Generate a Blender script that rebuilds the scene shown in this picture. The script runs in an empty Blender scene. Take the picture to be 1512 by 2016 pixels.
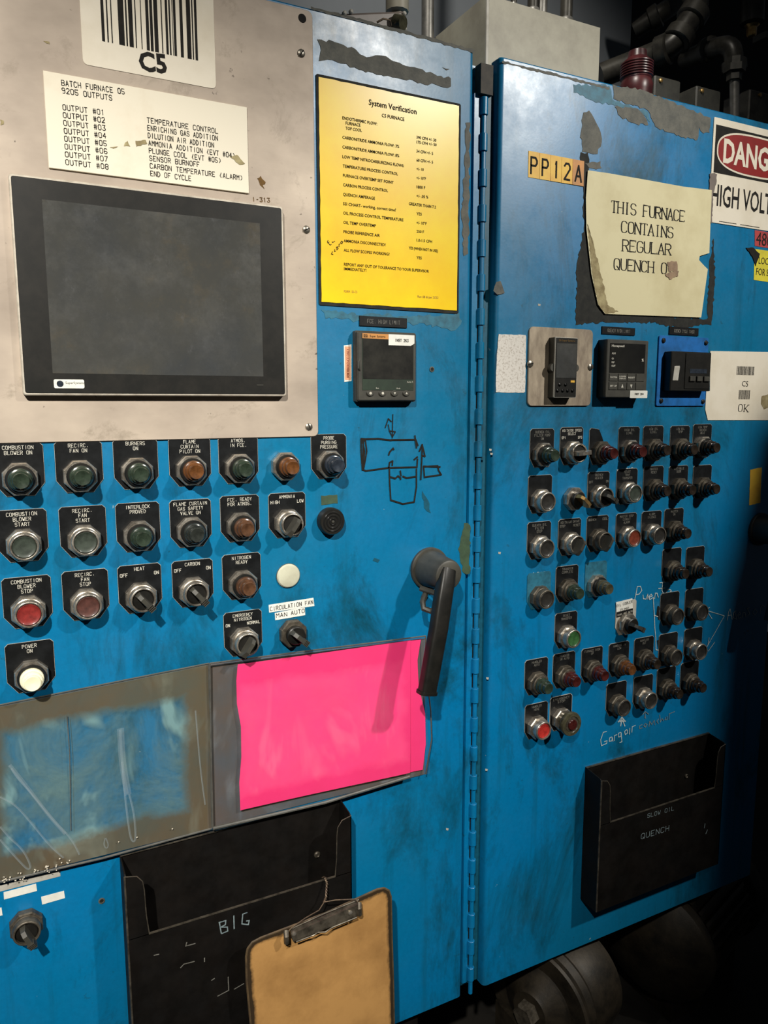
import bpy, bmesh, math, random
from mathutils import Vector, Matrix
random.seed(7)
S = bpy.context.scene
C = S.collection
R = math.radians
# ------------------------------------------------------------------ camera
YAW, PITCH, ROLL, FPX = 0.473794, 0.140274, -0.0019337, 1491.243
DIST, EYE = 1.1, 1.5                       # camera 1.1 m from the door faces (plane y=0), 1.5 m above the floor
cy, sy, cp, sp = math.cos(YAW), math.sin(YAW), math.cos(PITCH), math.sin(PITCH)
fw = Vector((sy*cp, cy*cp, -sp)); rt = Vector((cy, -sy, 0)); up = rt.cross(fw)
cr, sr = math.cos(ROLL), math.sin(ROLL)
rt, up = cr*rt + sr*up, -sr*rt + cr*up
CAM = Vector((0, -DIST, EYE))
cd = bpy.data.cameras.new('camera'); cam = bpy.data.objects.new('camera', cd); C.objects.link(cam)
cam.matrix_world = Matrix(((rt.x, up.x, -fw.x, CAM.x), (rt.y, up.y, -fw.y, CAM.y), (rt.z, up.z, -fw.z, CAM.z), (0, 0, 0, 1)))
cd.sensor_fit = 'AUTO'; cd.sensor_width = 36; cd.lens = FPX/2016*36; cd.clip_start = 0.02; cd.clip_end = 50
S.camera = cam
# ------------------------------------------------------------------ world, lamps, exposure
w = bpy.data.worlds.new('world'); S.world = w; w.use_nodes = True
w.node_tree.nodes['Background'].inputs[0].default_value = (0.8, 0.9, 1.0, 1)
w.node_tree.nodes['Background'].inputs[1].default_value = 0.02
def spot(name, loc, target, power, size, blend, radius, col):
    l = bpy.data.lights.new(name, 'SPOT'); l.energy = power; l.spot_size = R(size); l.spot_blend = blend
    l.shadow_soft_size = radius; l.color = col
    o = bpy.data.objects.new(name, l); C.objects.link(o); o.location = loc
    o.rotation_euler = (Vector(target)-Vector(loc)).to_track_quat('-Z', 'Y').to_euler(); return o
spot('aisle_lamp', (-0.88, -2.2, 3.09), (-0.02, 0, 1.20), 600, 40, 1.0, 0.035, (1.0, 0.95, 0.86))
spot('aisle_lamp', (1.97, -2.2, 3.18), (0.96, 0, 1.40), 350, 43, 1.0, 0.06, (1.0, 0.96, 0.88))
spot('top_fill_lamp', (0.0, -0.9, 3.9), (1.05, 0.45, 2.38), 235, 34, 0.9, 0.06, (1.0, 0.95, 0.86))  # added fill, no known fixture; brightens the things above the cabinet
S.view_settings.view_transform = 'Standard'; S.view_settings.look = 'None'
S.view_settings.exposure = 0.0; S.view_settings.gamma = 1; S.view_settings.use_curve_mapping = False

# ------------------------------------------------------------------ helpers
def at(px, py, h=0.0):
    """photo pixel -> point on the plane h metres in front of the door faces"""
    d = fw + rt*((px-756)/FPX) - up*((py-1008)/FPX)
    return CAM + d*((DIST-h)/d.y)
def tag(o, label=None, cat=None, group=None, kind=None):
    if label: o['label'] = label
    if cat: o['category'] = cat
    if group: o['group'] = group
    if kind: o['kind'] = kind
    return o
def thing(name, loc, label, cat, group=None):
    o = bpy.data.objects.new(name, None); C.objects.link(o); o.location = loc; o.empty_display_size = 0.02
    return tag(o, label, cat, group)
def put(name, me, parent=None, loc=None):
    o = bpy.data.objects.new(name, me); C.objects.link(o)
    if parent: o.parent = parent
    if loc: o.location = loc
    return o
class MB:
    """collects geometry; coordinates are local to origin O (world point)"""
    def __init__(s, O=(0, 0, 0)): s.v = []; s.f = []; s.uv = {}; s.O = Vector(O)
    def add(s, vs, fs):
        b = len(s.v); s.v += [Vector(p)-s.O for p in vs]; s.f += [[b+i for i in f] for f in fs]
        return s
    def box(s, x0, x1, y0, y1, z0, z1):
        return s.add([(x0, y0, z0), (x1, y0, z0), (x1, y1, z0), (x0, y1, z0), (x0, y0, z1), (x1, y0, z1), (x1, y1, z1), (x0, y1, z1)],
                     [(3, 2, 1, 0), (4, 5, 6, 7), (0, 1, 5, 4), (1, 2, 6, 5), (2, 3, 7, 6), (3, 0, 4, 7)])
    def prism(s, poly, h0, h1, bev=0):
        """poly: list of (x,z), extruded from y=-h0 to y=-h1"""
        a = sum(poly[i][0]*poly[(i+1) % len(poly)][1]-poly[(i+1) % len(poly)][0]*poly[i][1] for i in range(len(poly)))
        if a < 0: poly = poly[::-1]
        n = len(poly)
        rings = [(h0, 0), (h1-bev, 0), (h1, bev)] if bev else [(h0, 0), (h1, 0)]
        vs = []
        for h, ins in rings:
            for i, (x, z) in enumerate(poly):
                if ins:
                    px_, pz_ = poly[i-1]; nx_, nz_ = poly[(i+1) % n]
                    d1 = Vector((x-px_, z-pz_)); d2 = Vector((nx_-x, nz_-z))
                    if d1.length > 1e-9: d1.normalize()
                    if d2.length > 1e-9: d2.normalize()
                    nn = Vector((-d1.y-d2.y, d1.x+d2.x))
                    if nn.length > 1e-9: nn = nn.normalized()*ins/max(0.4, math.sqrt(max(0.01, (1+d1.dot(d2))/2)))
                    x, z = x+nn.x, z+nn.y
                vs.append((x, -h, z))
        fs = [list(range(n))[::-1], [n*(len(rings)-1)+i for i in range(n)]]
        for k in range(len(rings)-1):
            for i in range(n): j = (i+1) % n; fs.append((k*n+i, k*n+j, (k+1)*n+j, (k+1)*n+i))
        return s.add(vs, fs)
    def lathe(s, prof, n=24, c=(0, 0), rot=0, axis='y', base=0):
        """prof: list of (radius, h) outward along -y around (x,z)=c"""
        vs = []; fs = []
        for r, h in prof:
            for i in range(n):
                a = 2*math.pi*i/n+rot
                if axis == 'y': vs.append((c[0]+r*math.cos(a), base-h, c[1]+r*math.sin(a)))
                elif axis == 'z': vs.append((c[0]+r*math.cos(a), c[1]+r*math.sin(a), base+h))
                else: vs.append((base+h, c[0]+r*math.cos(a), c[1]+r*math.sin(a)))
        for k in range(len(prof)-1):
            for i in range(n): j = (i+1) % n; fs.append((k*n+i, k*n+j, (k+1)*n+j, (k+1)*n+i))
        fs.append(list(range(n))[::-1]); m = (len(prof)-1)*n; fs.append([m+i for i in range(n)])
        return s.add(vs, fs)
    def tube(s, pts, r, n=8, sect=None):
        """round (or elliptical: sect(i)->(ra,rb)) tube through 3-D points"""
        pts = [Vector(p) for p in pts]; vs = []; fs = []; m = len(pts)
        upv = None
        for i, p in enumerate(pts):
            t = (pts[min(i+1, m-1)]-pts[max(i-1, 0)]).normalized()
            if upv is None: upv = Vector((0, 1, 0)) if abs(t.y) < 0.9 else Vector((1, 0, 0))
            a = (upv-t*upv.dot(t)).normalized(); upv = a; b = t.cross(a)
            rr = r[i] if isinstance(r, (list, tuple)) else r
            ra, rb = sect(i) if sect else (rr, rr)
            for k in range(n):
                q = 2*math.pi*(k+.5)/n; cq, sq = math.cos(q), math.sin(q)
                if sect:
                    e = 0.55; cq = math.copysign(abs(cq)**e, cq); sq = math.copysign(abs(sq)**e, sq)
                vs.append(p+a*ra*cq+b*rb*sq)
        for i in range(m-1):
            for k in range(n): j = (k+1) % n; fs.append((i*n+k, i*n+j, (i+1)*n+j, (i+1)*n+k))
        fs.append(list(range(n))[::-1]); fs.append([(m-1)*n+k for k in range(n)])
        return s.add(vs, fs)
    def ribbon(s, pts, wd, h, hw=None):
        """flat stroke through (x,z) points on the plane y=-h; wd or a function of direction"""
        P = [Vector(p[:2]) for p in pts]
        P = [p for k, p in enumerate(P) if k == 0 or (p-P[k-1]).length > 1e-6]
        if len(P) < 2: return s
        D = [(b-a).normalized() for a, b in zip(P, P[1:])]
        runs = [[0]]                                    # break the strip at hairpin corners
        for k in range(1, len(D)):
            if D[k].dot(D[k-1]) < -.2: runs.append([k])
            else: runs[-1].append(k)
        for run in runs:
            s.k = (getattr(s, 'k', 0)+1) % 9; vs = []; m = len(run); hh = h+s.k*3.5e-5
            for q in range(m+1):
                d0 = D[run[max(q-1, 0)]]; d1 = D[run[min(q, m-1)]]; n0 = Vector((-d0.y, d0.x)); n1 = Vector((-d1.y, d1.x))
                nn = (n0+n1).normalized(); ww = (wd((d0+d1).normalized()) if callable(wd) else wd)/2
                nn = nn*ww/max(.55, nn.dot(n0)); p = P[run[0]+q].copy()
                if q == 0: p -= d0*ww*.6
                if q == m: p += d0*ww*.6
                vs += [(p.x-nn.x, -hh, p.y-nn.y), (p.x+nn.x, -hh, p.y+nn.y)]
            s.add(vs, [(2*q, 2*q+2, 2*q+3, 2*q+1) for q in range(m)])
        return s
    def poly(s, pts, h):
        a = sum(pts[i][0]*pts[(i+1) % len(pts)][1]-pts[(i+1) % len(pts)][0]*pts[i][1] for i in range(len(pts)))
        if a < 0: pts = pts[::-1]
        return s.add([(x, -h, z) for x, z in pts], [list(range(len(pts)))])
    def mesh(s, name, m, smooth=35):
        me = bpy.data.meshes.new(name); me.from_pydata([tuple(v) for v in s.v], [], s.f); me.validate()
        me.materials.append(m)
        if smooth:
            me.shade_smooth(); me.set_sharp_from_angle(angle=R(smooth))
        me.update(); return me
    def build(s, name, m, parent=None, smooth=35):
        o = put(name, s.mesh(name, m, smooth), parent)
        if parent is None: o.location = s.O
        return o
def rrect(x0, x1, z0, z1, r, n=4):
    o = []
    for cx, cz, a0 in ((x1-r, z1-r, 0), (x0+r, z1-r, 90), (x0+r, z0+r, 180), (x1-r, z0+r, 270)):
        for k in range(n+1): a = R(a0+90*k/n); o.append((cx+r*math.cos(a), cz+r*math.sin(a)))
    return o
def pxz(lst, h=0.0):
    out = []
    for p in lst: q = at(p[0], p[1], h); out.append((q.x, q.z))
    return out
def rough_edge(pts, amp, step=0.006, seed=1):
    rnd = random.Random(seed); out = []
    for i, a in enumerate(pts):
        b = pts[(i+1) % len(pts)]; L = math.hypot(b[0]-a[0], b[1]-a[1]); n = max(1, int(L/step))
        for k in range(n):
            t = k/n; j = amp if 0 < k else amp*.4
            out.append((a[0]+(b[0]-a[0])*t+rnd.uniform(-j, j), a[1]+(b[1]-a[1])*t+rnd.uniform(-j, j)))
    return out

# ------------------------------------------------------------------ materials
def nt(name):
    m = bpy.data.materials.new(name); m.use_nodes = True; t = m.node_tree
    return m, t, t.nodes['Principled BSDF']
def noise(t, scale, detail=4, rough=.6, vec=None, dist=0):
    n = t.nodes.new('ShaderNodeTexNoise'); n.inputs['Scale'].default_value = scale; n.inputs['Detail'].default_value = detail
    n.inputs['Roughness'].default_value = rough; n.inputs['Distortion'].default_value = dist
    if vec: t.links.new(vec, n.inputs['Vector'])
    return n.outputs['Fac']
def geo(t, scale=(1, 1, 1)):
    g = t.nodes.new('ShaderNodeNewGeometry'); mp = t.nodes.new('ShaderNodeMapping'); mp.inputs['Scale'].default_value = scale
    t.links.new(g.outputs['Position'], mp.inputs['Vector']); return mp.outputs['Vector']
def ramp(t, fac, stops):
    r = t.nodes.new('ShaderNodeValToRGB'); e = r.color_ramp.elements
    while len(e) < len(stops): e.new(0.5)
    for i, (p, c) in enumerate(stops): e[i].position = p; e[i].color = (*c, 1) if len(c) == 3 else c
    t.links.new(fac, r.inputs[0]); return r.outputs[0]
def mix(t, fac, a, b, mode='MIX'):
    n = t.nodes.new('ShaderNodeMix'); n.data_type = 'RGBA'; n.blend_type = mode
    if isinstance(fac, (int, float)): n.inputs[0].default_value = fac
    else: t.links.new(fac, n.inputs[0])
    for k, v in ((6, a), (7, b)):
        if isinstance(v, tuple): n.inputs[k].default_value = (*v, 1)
        else: t.links.new(v, n.inputs[k])
    return n.outputs[2]
def bump(t, b, fac, st, dist=0.001):
    n = t.nodes.new('ShaderNodeBump'); n.inputs['Strength'].default_value = st; n.inputs['Distance'].default_value = dist
    t.links.new(fac, n.inputs['Height']); t.links.new(n.outputs[0], b.inputs['Normal'])
W1, W0 = (1, 1, 1), (0, 0, 0)
def pm(name, c1, c2=None, scale=12, rough=.5, metal=0, lo=.4, hi=.65, bmp=0, bs=150, coat=0, rvar=0, stretch=(1, 1, 1), spec=.5):
    m, t, b = nt(name); b.inputs['Roughness'].default_value = rough; b.inputs['Metallic'].default_value = metal
    b.inputs['Coat Weight'].default_value = coat; b.inputs['Coat Roughness'].default_value = .15
    b.inputs['Specular IOR Level'].default_value = spec
    if c2 is None: c2 = tuple(x*.75 for x in c1)
    v = geo(t, stretch); n = noise(t, scale, 6, .65, v)
    t.links.new(ramp(t, n, [(lo, c1), (hi, c2)]), b.inputs['Base Color'])
    if rvar:
        r = ramp(t, noise(t, scale*2.3, 5, .6, v), [(.35, (rough-rvar,)*3), (.65, (rough+rvar,)*3)]); t.links.new(r, b.inputs['Roughness'])
    if bmp: bump(t, b, noise(t, bs, 3, .6, v), bmp)
    return m
M = {}
# blue enamel with teal variation, greasy smudges and drips
m, t, b = nt('blue_enamel'); v = geo(t)
c = ramp(t, noise(t, 1.7, 3, .5, v), [(.38, (.000, .165, .385)), (.62, (.002, .150, .300))])
sm = ramp(t, noise(t, 5, 9, .74, geo(t, (1, 1, .5)), .5), [(.52, W0), (.68, W1)])
c = mix(t, sm, c, (.003, .062, .105))
fn = ramp(t, noise(t, 120, 6, .8, v), [(.35, (.9,)*3), (.65, (1.04,)*3)])
c = mix(t, 1.0, c, fn, 'MULTIPLY')
sp_ = ramp(t, noise(t, 34, 4, .7, v), [(.66, W0), (.74, W1)])
c = mix(t, sp_, c, (.006, .075, .12))
dr = ramp(t, noise(t, 9, 5, .6, geo(t, (3.2, 1, .22))), [(.55, W0), (.74, (.7, .7, .7))])
c = mix(t, dr, c, (.003, .085, .15))
ws = ramp(t, noise(t, 90, 2, .5, v), [(.765, W0), (.79, W1)])
c = mix(t, ws, c, (.25, .35, .38))
t.links.new(c, b.inputs['Base Color'])
t.links.new(ramp(t, noise(t, 11, 6, .7, v), [(.35, (.30,)*3), (.7, (.50,)*3)]), b.inputs['Roughness'])
bump(t, b, noise(t, 220, 2, .5, v), .08, .0006)
b.inputs['Coat Weight'].default_value = .28; b.inputs['Coat Roughness'].default_value = .32
M['blue'] = m
M['blue_bright'] = pm('bright_blue_paint', (.008, .13, .42), (.004, .08, .24), 30, .45, bmp=.05)
M['teal'] = pm('worn_teal_paint', (.02, .15, .23), (.012, .085, .13), 60, .55)
M['chip'] = pm('bare_scraped_metal', (.12, .118, .098), (.065, .068, .06), 45, .7, 0, bmp=.3, bs=300)
M['darkgrime'] = pm('dark_grime', (.009, .010, .009), (.022, .022, .018), 60, .75, spec=.3)
# dirty steel panel
m, t, b = nt('dirty_steel'); v = geo(t)
c = ramp(t, noise(t, 3.2, 6, .6, geo(t, (1, 1, 1.6))), [(.34, (.52, .44, .355)), (.52, (.39, .325, .265)), (.72, (.25, .205, .165))])
c = mix(t, ramp(t, noise(t, 11, 8, .75, v, .5), [(.56, W0), (.74, (.8, .8, .8))]), c, (.20, .165, .12))
c = mix(t, ramp(t, noise(t, 75, 3, .6, v), [(.70, W0), (.76, W1)]), c, (.10, .08, .06))
t.links.new(c, b.inputs['Base Color']); b.inputs['Metallic'].default_value = .25
t.links.new(ramp(t, noise(t, 8, 5, .6, v), [(.3, (.42,)*3), (.7, (.62,)*3)]), b.inputs['Roughness'])
bump(t, b, noise(t, 60, 4, .6, geo(t, (1, 1, 6))), .05, .0006)
M['steel'] = m
M['steel_dark'] = pm('brushed_steel_plate', (.42, .35, .26), (.17, .13, .10), 22, .45, .25, stretch=(1, 1, .4), rvar=.1)
M['chrome'] = pm('worn_nickel', (.62, .57, .49), (.30, .26, .21), 60, .30, .82, rvar=.1)
M['chrome_dark'] = pm('greasy_nickel', (.15, .13, .10), (.055, .047, .036), 60, .45, .6, rvar=.1)
M['screw'] = pm('screw_steel', (.40, .37, .31), (.2, .18, .15), 80, .35, .85)
M['black'] = pm('black_plastic', (.007, .007, .006), (.013, .012, .010), 40, .42, spec=.4)
M['black_gloss'] = pm('black_glass', (.012, .012, .012), (.02, .02, .018), 8, .12)
M['blackpaint'] = pm('black_painted_sheet', (.0035, .003, .0026), (.0065, .005, .004), 14, .62, rvar=.1, bmp=.06, spec=.18)
M['plate'] = pm('black_engraving_stock', (.005, .0055, .006), (.010, .011, .012), 50, .4, spec=.3)
M['plateedge'] = pm('engraving_core', (.45, .43, .38), (.35, .33, .28), 50, .6)
M['ink_w'] = pm('engraved_cream', (.62, .60, .52), (.42, .40, .34), 120, .7)
M['ink_wd'] = pm('engraved_dim', (.17, .165, .145), (.09, .085, .07), 120, .8)
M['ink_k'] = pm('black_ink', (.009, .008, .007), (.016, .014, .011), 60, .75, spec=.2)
M['ink_brown'] = pm('dark_brown_ink', (.14, .07, .01), (.07, .035, .01), 150, .8)
M['marker_w'] = pm('white_marker', (.55, .62, .62), (.32, .40, .42), 150, .8)
M['marker_dim'] = pm('faded_white_marker', (.20, .26, .27), (.10, .14, .16), 150, .8)
M['white'] = pm('cream_label', (.76, .70, .58), (.64, .57, .44), 9, .45, lo=.45, hi=.75)
M['plaque'] = pm('cream_plaque', (.80, .74, .60), (.66, .57, .42), 9, .4, lo=.52, hi=.85)
M['whitelabel'] = pm('white_label', (.78, .78, .72), (.66, .65, .58), 30, .5)
M['sticker_speck'] = pm('speckled_white_sticker', (.66, .63, .58), (.42, .38, .33), 260, .6, lo=.5, hi=.64)
M['paper'] = pm('cream_paper', (.66, .60, .37), (.52, .45, .25), 7, .6, lo=.45, hi=.75, bmp=.1, bs=30)
M['soil'] = pm('paper_soil', (.22, .17, .08), (.42, .36, .19), 40, .8)
M['yellow'] = pm('yellow_sheet', (.92, .66, .002), (.86, .50, .002), 5, .32, lo=.42, hi=.70)
M['yellow2'] = pm('yellow_tag', (.80, .50, .05), (.68, .36, .04), 26, .5)
M['orange'] = pm('orange_tag', (.60, .25, .05), (.42, .20, .06), 26, .5)
M['lemon'] = pm('lemon_sticker', (.70, .62, .04), (.55, .48, .04), 26, .5)
M['redsign'] = pm('sign_red', (.26, .012, .012), (.18, .012, .012), 20, .4)
M['redtape'] = pm('red_tape', (.42, .05, .05), (.30, .04, .04), 20, .5)
M['pink'] = pm('fluorescent_pink_paper', (1.0, .028, .21), (.94, .022, .18), 6, .7, lo=.4, hi=.7)
M['peach'] = pm('peach_sticker', (.72, .36, .20), (.62, .30, .16), 30, .5)
M['board'] = pm('hardboard', (.50, .27, .09), (.26, .13, .04), 9, .5, lo=.40, hi=.80, bmp=.08)
M['boardedge'] = pm('grimy_hardboard_edge', (.10, .065, .03), (.045, .03, .017), 40, .6)
M['wire'] = pm('steel_wire', (.20, .15, .10), (.10, .07, .05), 80, .5, .6)
M['bezel_grey'] = pm('dark_grey_plastic', (.050, .048, .038), (.032, .031, .026), 40, .5)
M['scr'] = pm('controller_screen', (.018, .018, .017), (.032, .031, .027), 30, .2)
M['scr_green'] = pm('dark_green_panel', (.030, .045, .032), (.022, .03, .024), 30, .35)
M['concrete'] = pm('oily_concrete', (.020, .018, .015), (.008, .007, .006), 5, .6, bmp=.3, bs=40)
M['wallgrey'] = pm('grey_painted_wall', (.17, .185, .20), (.14, .155, .17), 6, .6, lo=.3, hi=.8)
M['walldark'] = pm('dark_wall', (.012, .012, .012), (.007, .007, .007), 4, .8)
M['beige'] = pm('beige_enclosure', (.34, .32, .25), (.25, .23, .18), 14, .5, bmp=.04)
M['pipe'] = pm('dark_oily_pipe', (.060, .056, .046), (.025, .023, .02), 26, .38, .3)
M['conduit'] = pm('galvanised_conduit', (.26, .25, .23), (.14, .135, .12), 30, .38, .6)
M['brownpaint'] = pm('brown_grey_paint', (.20, .165, .145), (.14, .115, .10), 14, .45)
M['redfit'] = pm('dark_red_fitting', (.085, .016, .018), (.03, .008, .009), 30, .35)
M['iron'] = pm('oily_cast_iron', (.036, .028, .018), (.012, .010, .007), 22, .5, .3, bmp=.2)
M['alu'] = pm('bare_aluminium', (.62, .57, .48), (.45, .40, .33), 60, .4, .35)
M['soot'] = pm('sooty_brown', (.045, .038, .028), (.02, .018, .015), 60, .7)
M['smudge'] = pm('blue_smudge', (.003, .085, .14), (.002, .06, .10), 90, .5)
M['tan'] = pm('tan_scuff', (.30, .20, .12), (.20, .13, .08), 60, .6)
M['brass'] = pm('brass', (.60, .38, .14), (.38, .22, .08), 40, .3, .8)
M['greentape'] = pm('olive_tape', (.045, .085, .045), (.03, .055, .03), 60, .6)
M['blank'] = pm('white_blank_plug', (.56, .56, .43), (.46, .45, .34), 26, .4)
M['greyfilm'] = pm('grey_seal', (.10, .10, .09), (.06, .06, .055), 30, .35)
def lens(name, c, rough=.22):
    m = pm(name, c, tuple(x*.55 for x in c), 120, rough, coat=.5); return m
M['l_green'] = lens('dark_green_lens', (.030, .045, .030)); M['l_amber'] = lens('amber_lens', (.14, .055, .018))
M['l_brown'] = lens('brown_lens', (.105, .050, .026)); M['l_slate'] = lens('slate_lens', (.030, .038, .052))
M['l_dark'] = lens('sooty_lens', (.028, .020, .014)); M['l_red'] = lens('dim_red_lens', (.065, .013, .011))
M['l_grey'] = lens('grey_lens', (.028, .032, .028)); M['l_olive'] = lens('olive_lens', (.075, .070, .042))
M['c_green'] = lens('green_button_cap', (.042, .055, .042), .5); M['c_red'] = lens('red_button_cap', (.26, .026, .022), .45)
M['c_maroon'] = lens('maroon_button_cap', (.095, .036, .028), .5); M['c_black'] = lens('black_button_cap', (.022, .020, .017), .5)
M['c_brightred'] = lens('bright_red_cap', (.50, .035, .028), .35); M['c_brightgreen'] = lens('bright_green_cap', (.04, .13, .04), .4)
M['c_orange'] = lens('orange_red_cap', (.20, .04, .02), .4)
m = M['board']; t = m.node_tree; b = t.nodes['Principled BSDF']; src = b.inputs['Base Color'].links[0].from_socket
an = t.nodes.new('ShaderNodeAttribute'); an.attribute_name = 'wear'; ad = t.nodes.new('ShaderNodeMath'); ad.operation = 'ADD'
t.links.new(an.outputs['Fac'], ad.inputs[0]); t.links.new(noise(t, 24, 6, .7, geo(t), .3), ad.inputs[1])
t.links.new(mix(t, ramp(t, ad.outputs[0], [(.66, W0), (1.25, W1)]), src, (.035, .022, .011)), b.inputs['Base Color'])
m, t, b = nt('lit_cream_lens'); b.inputs['Base Color'].default_value = (.75, .70, .48, 1); b.inputs['Roughness'].default_value = .3
b.inputs['Emission Color'].default_value = (1, .9, .6, 1); b.inputs['Emission Strength'].default_value = .25; M['l_lit'] = m
# HMI glass : dark, smudged
m, t, b = nt('hmi_glass'); v = geo(t)
c = ramp(t, noise(t, 6, 6, .7, v), [(.3, (.040, .043, .045)), (.55, (.052, .052, .047)), (.72, (.085, .070, .048))])
c = mix(t, ramp(t, noise(t, 42, 6, .8, v), [(.60, W0), (.80, (.35, .35, .35))]), c, (.14, .14, .15))
t.links.new(c, b.inputs['Base Color'])
t.links.new(ramp(t, noise(t, 16, 6, .75, v), [(.4, (.22,)*3), (.7, (.45,)*3)]), b.inputs['Roughness']); M['hmi'] = m
# clear vinyl, hazy and dirty toward its welded borders (uv)
def vinyl(name, haze, border, tint, edge=(.100, .100, .074)):
    m, t, b = nt(name); uv = t.nodes.new('ShaderNodeUVMap'); sep = t.nodes.new('ShaderNodeSeparateXYZ'); t.links.new(uv.outputs[0], sep.inputs[0])
    def mth(op, a, b_=None):
        n = t.nodes.new('ShaderNodeMath'); n.operation = op
        for k, q in enumerate((a, b_)):
            if q is None: continue
            if isinstance(q, (int, float)): n.inputs[k].default_value = q
            else: t.links.new(q, n.inputs[k])
        return n.outputs[0]
    u, vv = sep.outputs[0], sep.outputs[1]
    e = mth('MINIMUM', mth('MINIMUM', mth('MULTIPLY', u, 1.3), mth('MULTIPLY', mth('SUBTRACT', 1, u), 1.3)), mth('MINIMUM', vv, mth('SUBTRACT', 1, vv)))
    v = geo(t)
    e = mth('ADD', e, mth('MULTIPLY', mth('SUBTRACT', noise(t, 10, 7, .7, v), .5), .20))
    bord = ramp(t, e, [(.13, W1), (.19, W0)])
    hz = ramp(t, noise(t, 9, 6, .7, v, .6), [(.38, (haze*.4,)*3), (.72, (min(1, haze*2.2),)*3)])
    wsp = ramp(t, noise(t, 6, 3, .5, geo(t, (1.5, 1, .8)), 2.2), [(.52, W0), (.66, W1)])
    hz = mix(t, wsp, hz, (min(1, haze*1.9),)*3)
    al = mix(t, bord, hz, (border,)*3)
    tc = mix(t, wsp, tint, tuple(min(1, x*1.7) for x in tint))
    t.links.new(mix(t, bord, tc, mix(t, ramp(t, noise(t, 10, 5, .6, v), [(.4, W0), (.65, W1)]), edge, mix(t, wsp, (edge[0]*1.25, edge[1]*.95, edge[2]*.75), tuple(x*1.9 for x in edge)))), b.inputs['Base Color'])
    b.inputs['Roughness'].default_value = .2; b.inputs['Specular IOR Level'].default_value = .6
    tr = t.nodes.new('ShaderNodeBsdfTransparent'); ms = t.nodes.new('ShaderNodeMixShader')
    al2 = mth('ADD', al, .06)
    t.links.new(al2, ms.inputs[0]); t.links.new(tr.outputs[0], ms.inputs[1]); t.links.new(b.outputs[0], ms.inputs[2])
    bump(t, b, noise(t, 13, 3, .5, geo(t, (1.6, 1, .7)), .8), .5, .004)
    t.links.new(ms.outputs[0], t.nodes['Material Output'].inputs[0]); return m
M['vinyl'] = vinyl('hazy_vinyl', .36, .80, (.13, .22, .22))
M['vinyl_back'] = vinyl('grey_hazy_vinyl', .48, .66, (.15, .16, .19), (.12, .12, .125))
M['vinyl_pink'] = vinyl('clear_vinyl', .03, .06, (.4, .4, .4))
m, t, b = nt('vinyl_crease_glint'); b.inputs['Base Color'].default_value = (.45, .55, .60, 1); b.inputs['Roughness'].default_value = .15
tr = t.nodes.new('ShaderNodeBsdfTransparent'); ms = t.nodes.new('ShaderNodeMixShader'); ms.inputs[0].default_value = .13
t.links.new(tr.outputs[0], ms.inputs[1]); t.links.new(b.outputs[0], ms.inputs[2]); t.links.new(ms.outputs[0], t.nodes['Material Output'].inputs[0]); M['crease_glint'] = m

# ------------------------------------------------------------------ writing
G = {'A': '002640|1232', 'B': '000636454433033342413000', 'C': '45361605011030 41', 'D': '00062644422000', 'E': '46060040|0333', 'F': '460600|0333',
 'G': '4536160501103041 4323', 'H': '0600|4640|0343', 'I': '2620', 'J': '4641301001', 'K': '0600|4602|1340', 'L': '060040', 'M': '0006234640', 'N': '00064046',
 'O': '10010516364541 3010', 'P': '00063645443303', 'Q': '100105163645413010|2240', 'R': '00063645443303|2340', 'S': '453616050413334241301001',
 'T': '0646|2620', 'U': '060110304146', 'V': '062046', 'W': '0610233046', 'X': '0640|0046', 'Y': '062346|2320', 'Z': '06460040',
 '0': '100105163645413010', '1': '152620', '2': '05163645440040', '3': '0646233342413010 01', '4': '30360242', '5': '46060333 42413010 01',
 '6': '453616050110304142 331302', '7': '064610', '8': '13040516364544331302011030414233', '9': '4433130405163645 413010', '#': '1016|3036|0242|0444',
 '(': '36241230', ')': '16343210', '.': '2021', ':': '2122|2425', '-': '1333', '+': '1333|2224', '/': '0046', '?': '051636454423 22|2120', ',': '2110',
 '%': '0046|0506|4041', '!': '2622|2120', "'": '2625'}
def strokes(ch):
    out = []
    for part in G.get(ch.upper(), '').split('|'):
        part = part.replace(' ', '')
        if part: out.append([(int(part[i])/4, int(part[i+1])/6) for i in range(0, len(part), 2)])
    return out
def chaikin(p, n=2):
    for _ in range(n):
        q = [p[0]]
        for a, b in zip(p, p[1:]):
            q += [(a[0]*.75+b[0]*.25, a[1]*.75+b[1]*.25), (a[0]*.25+b[0]*.75, a[1]*.25+b[1]*.75)]
        p = q+[p[-1]]
    return p
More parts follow.
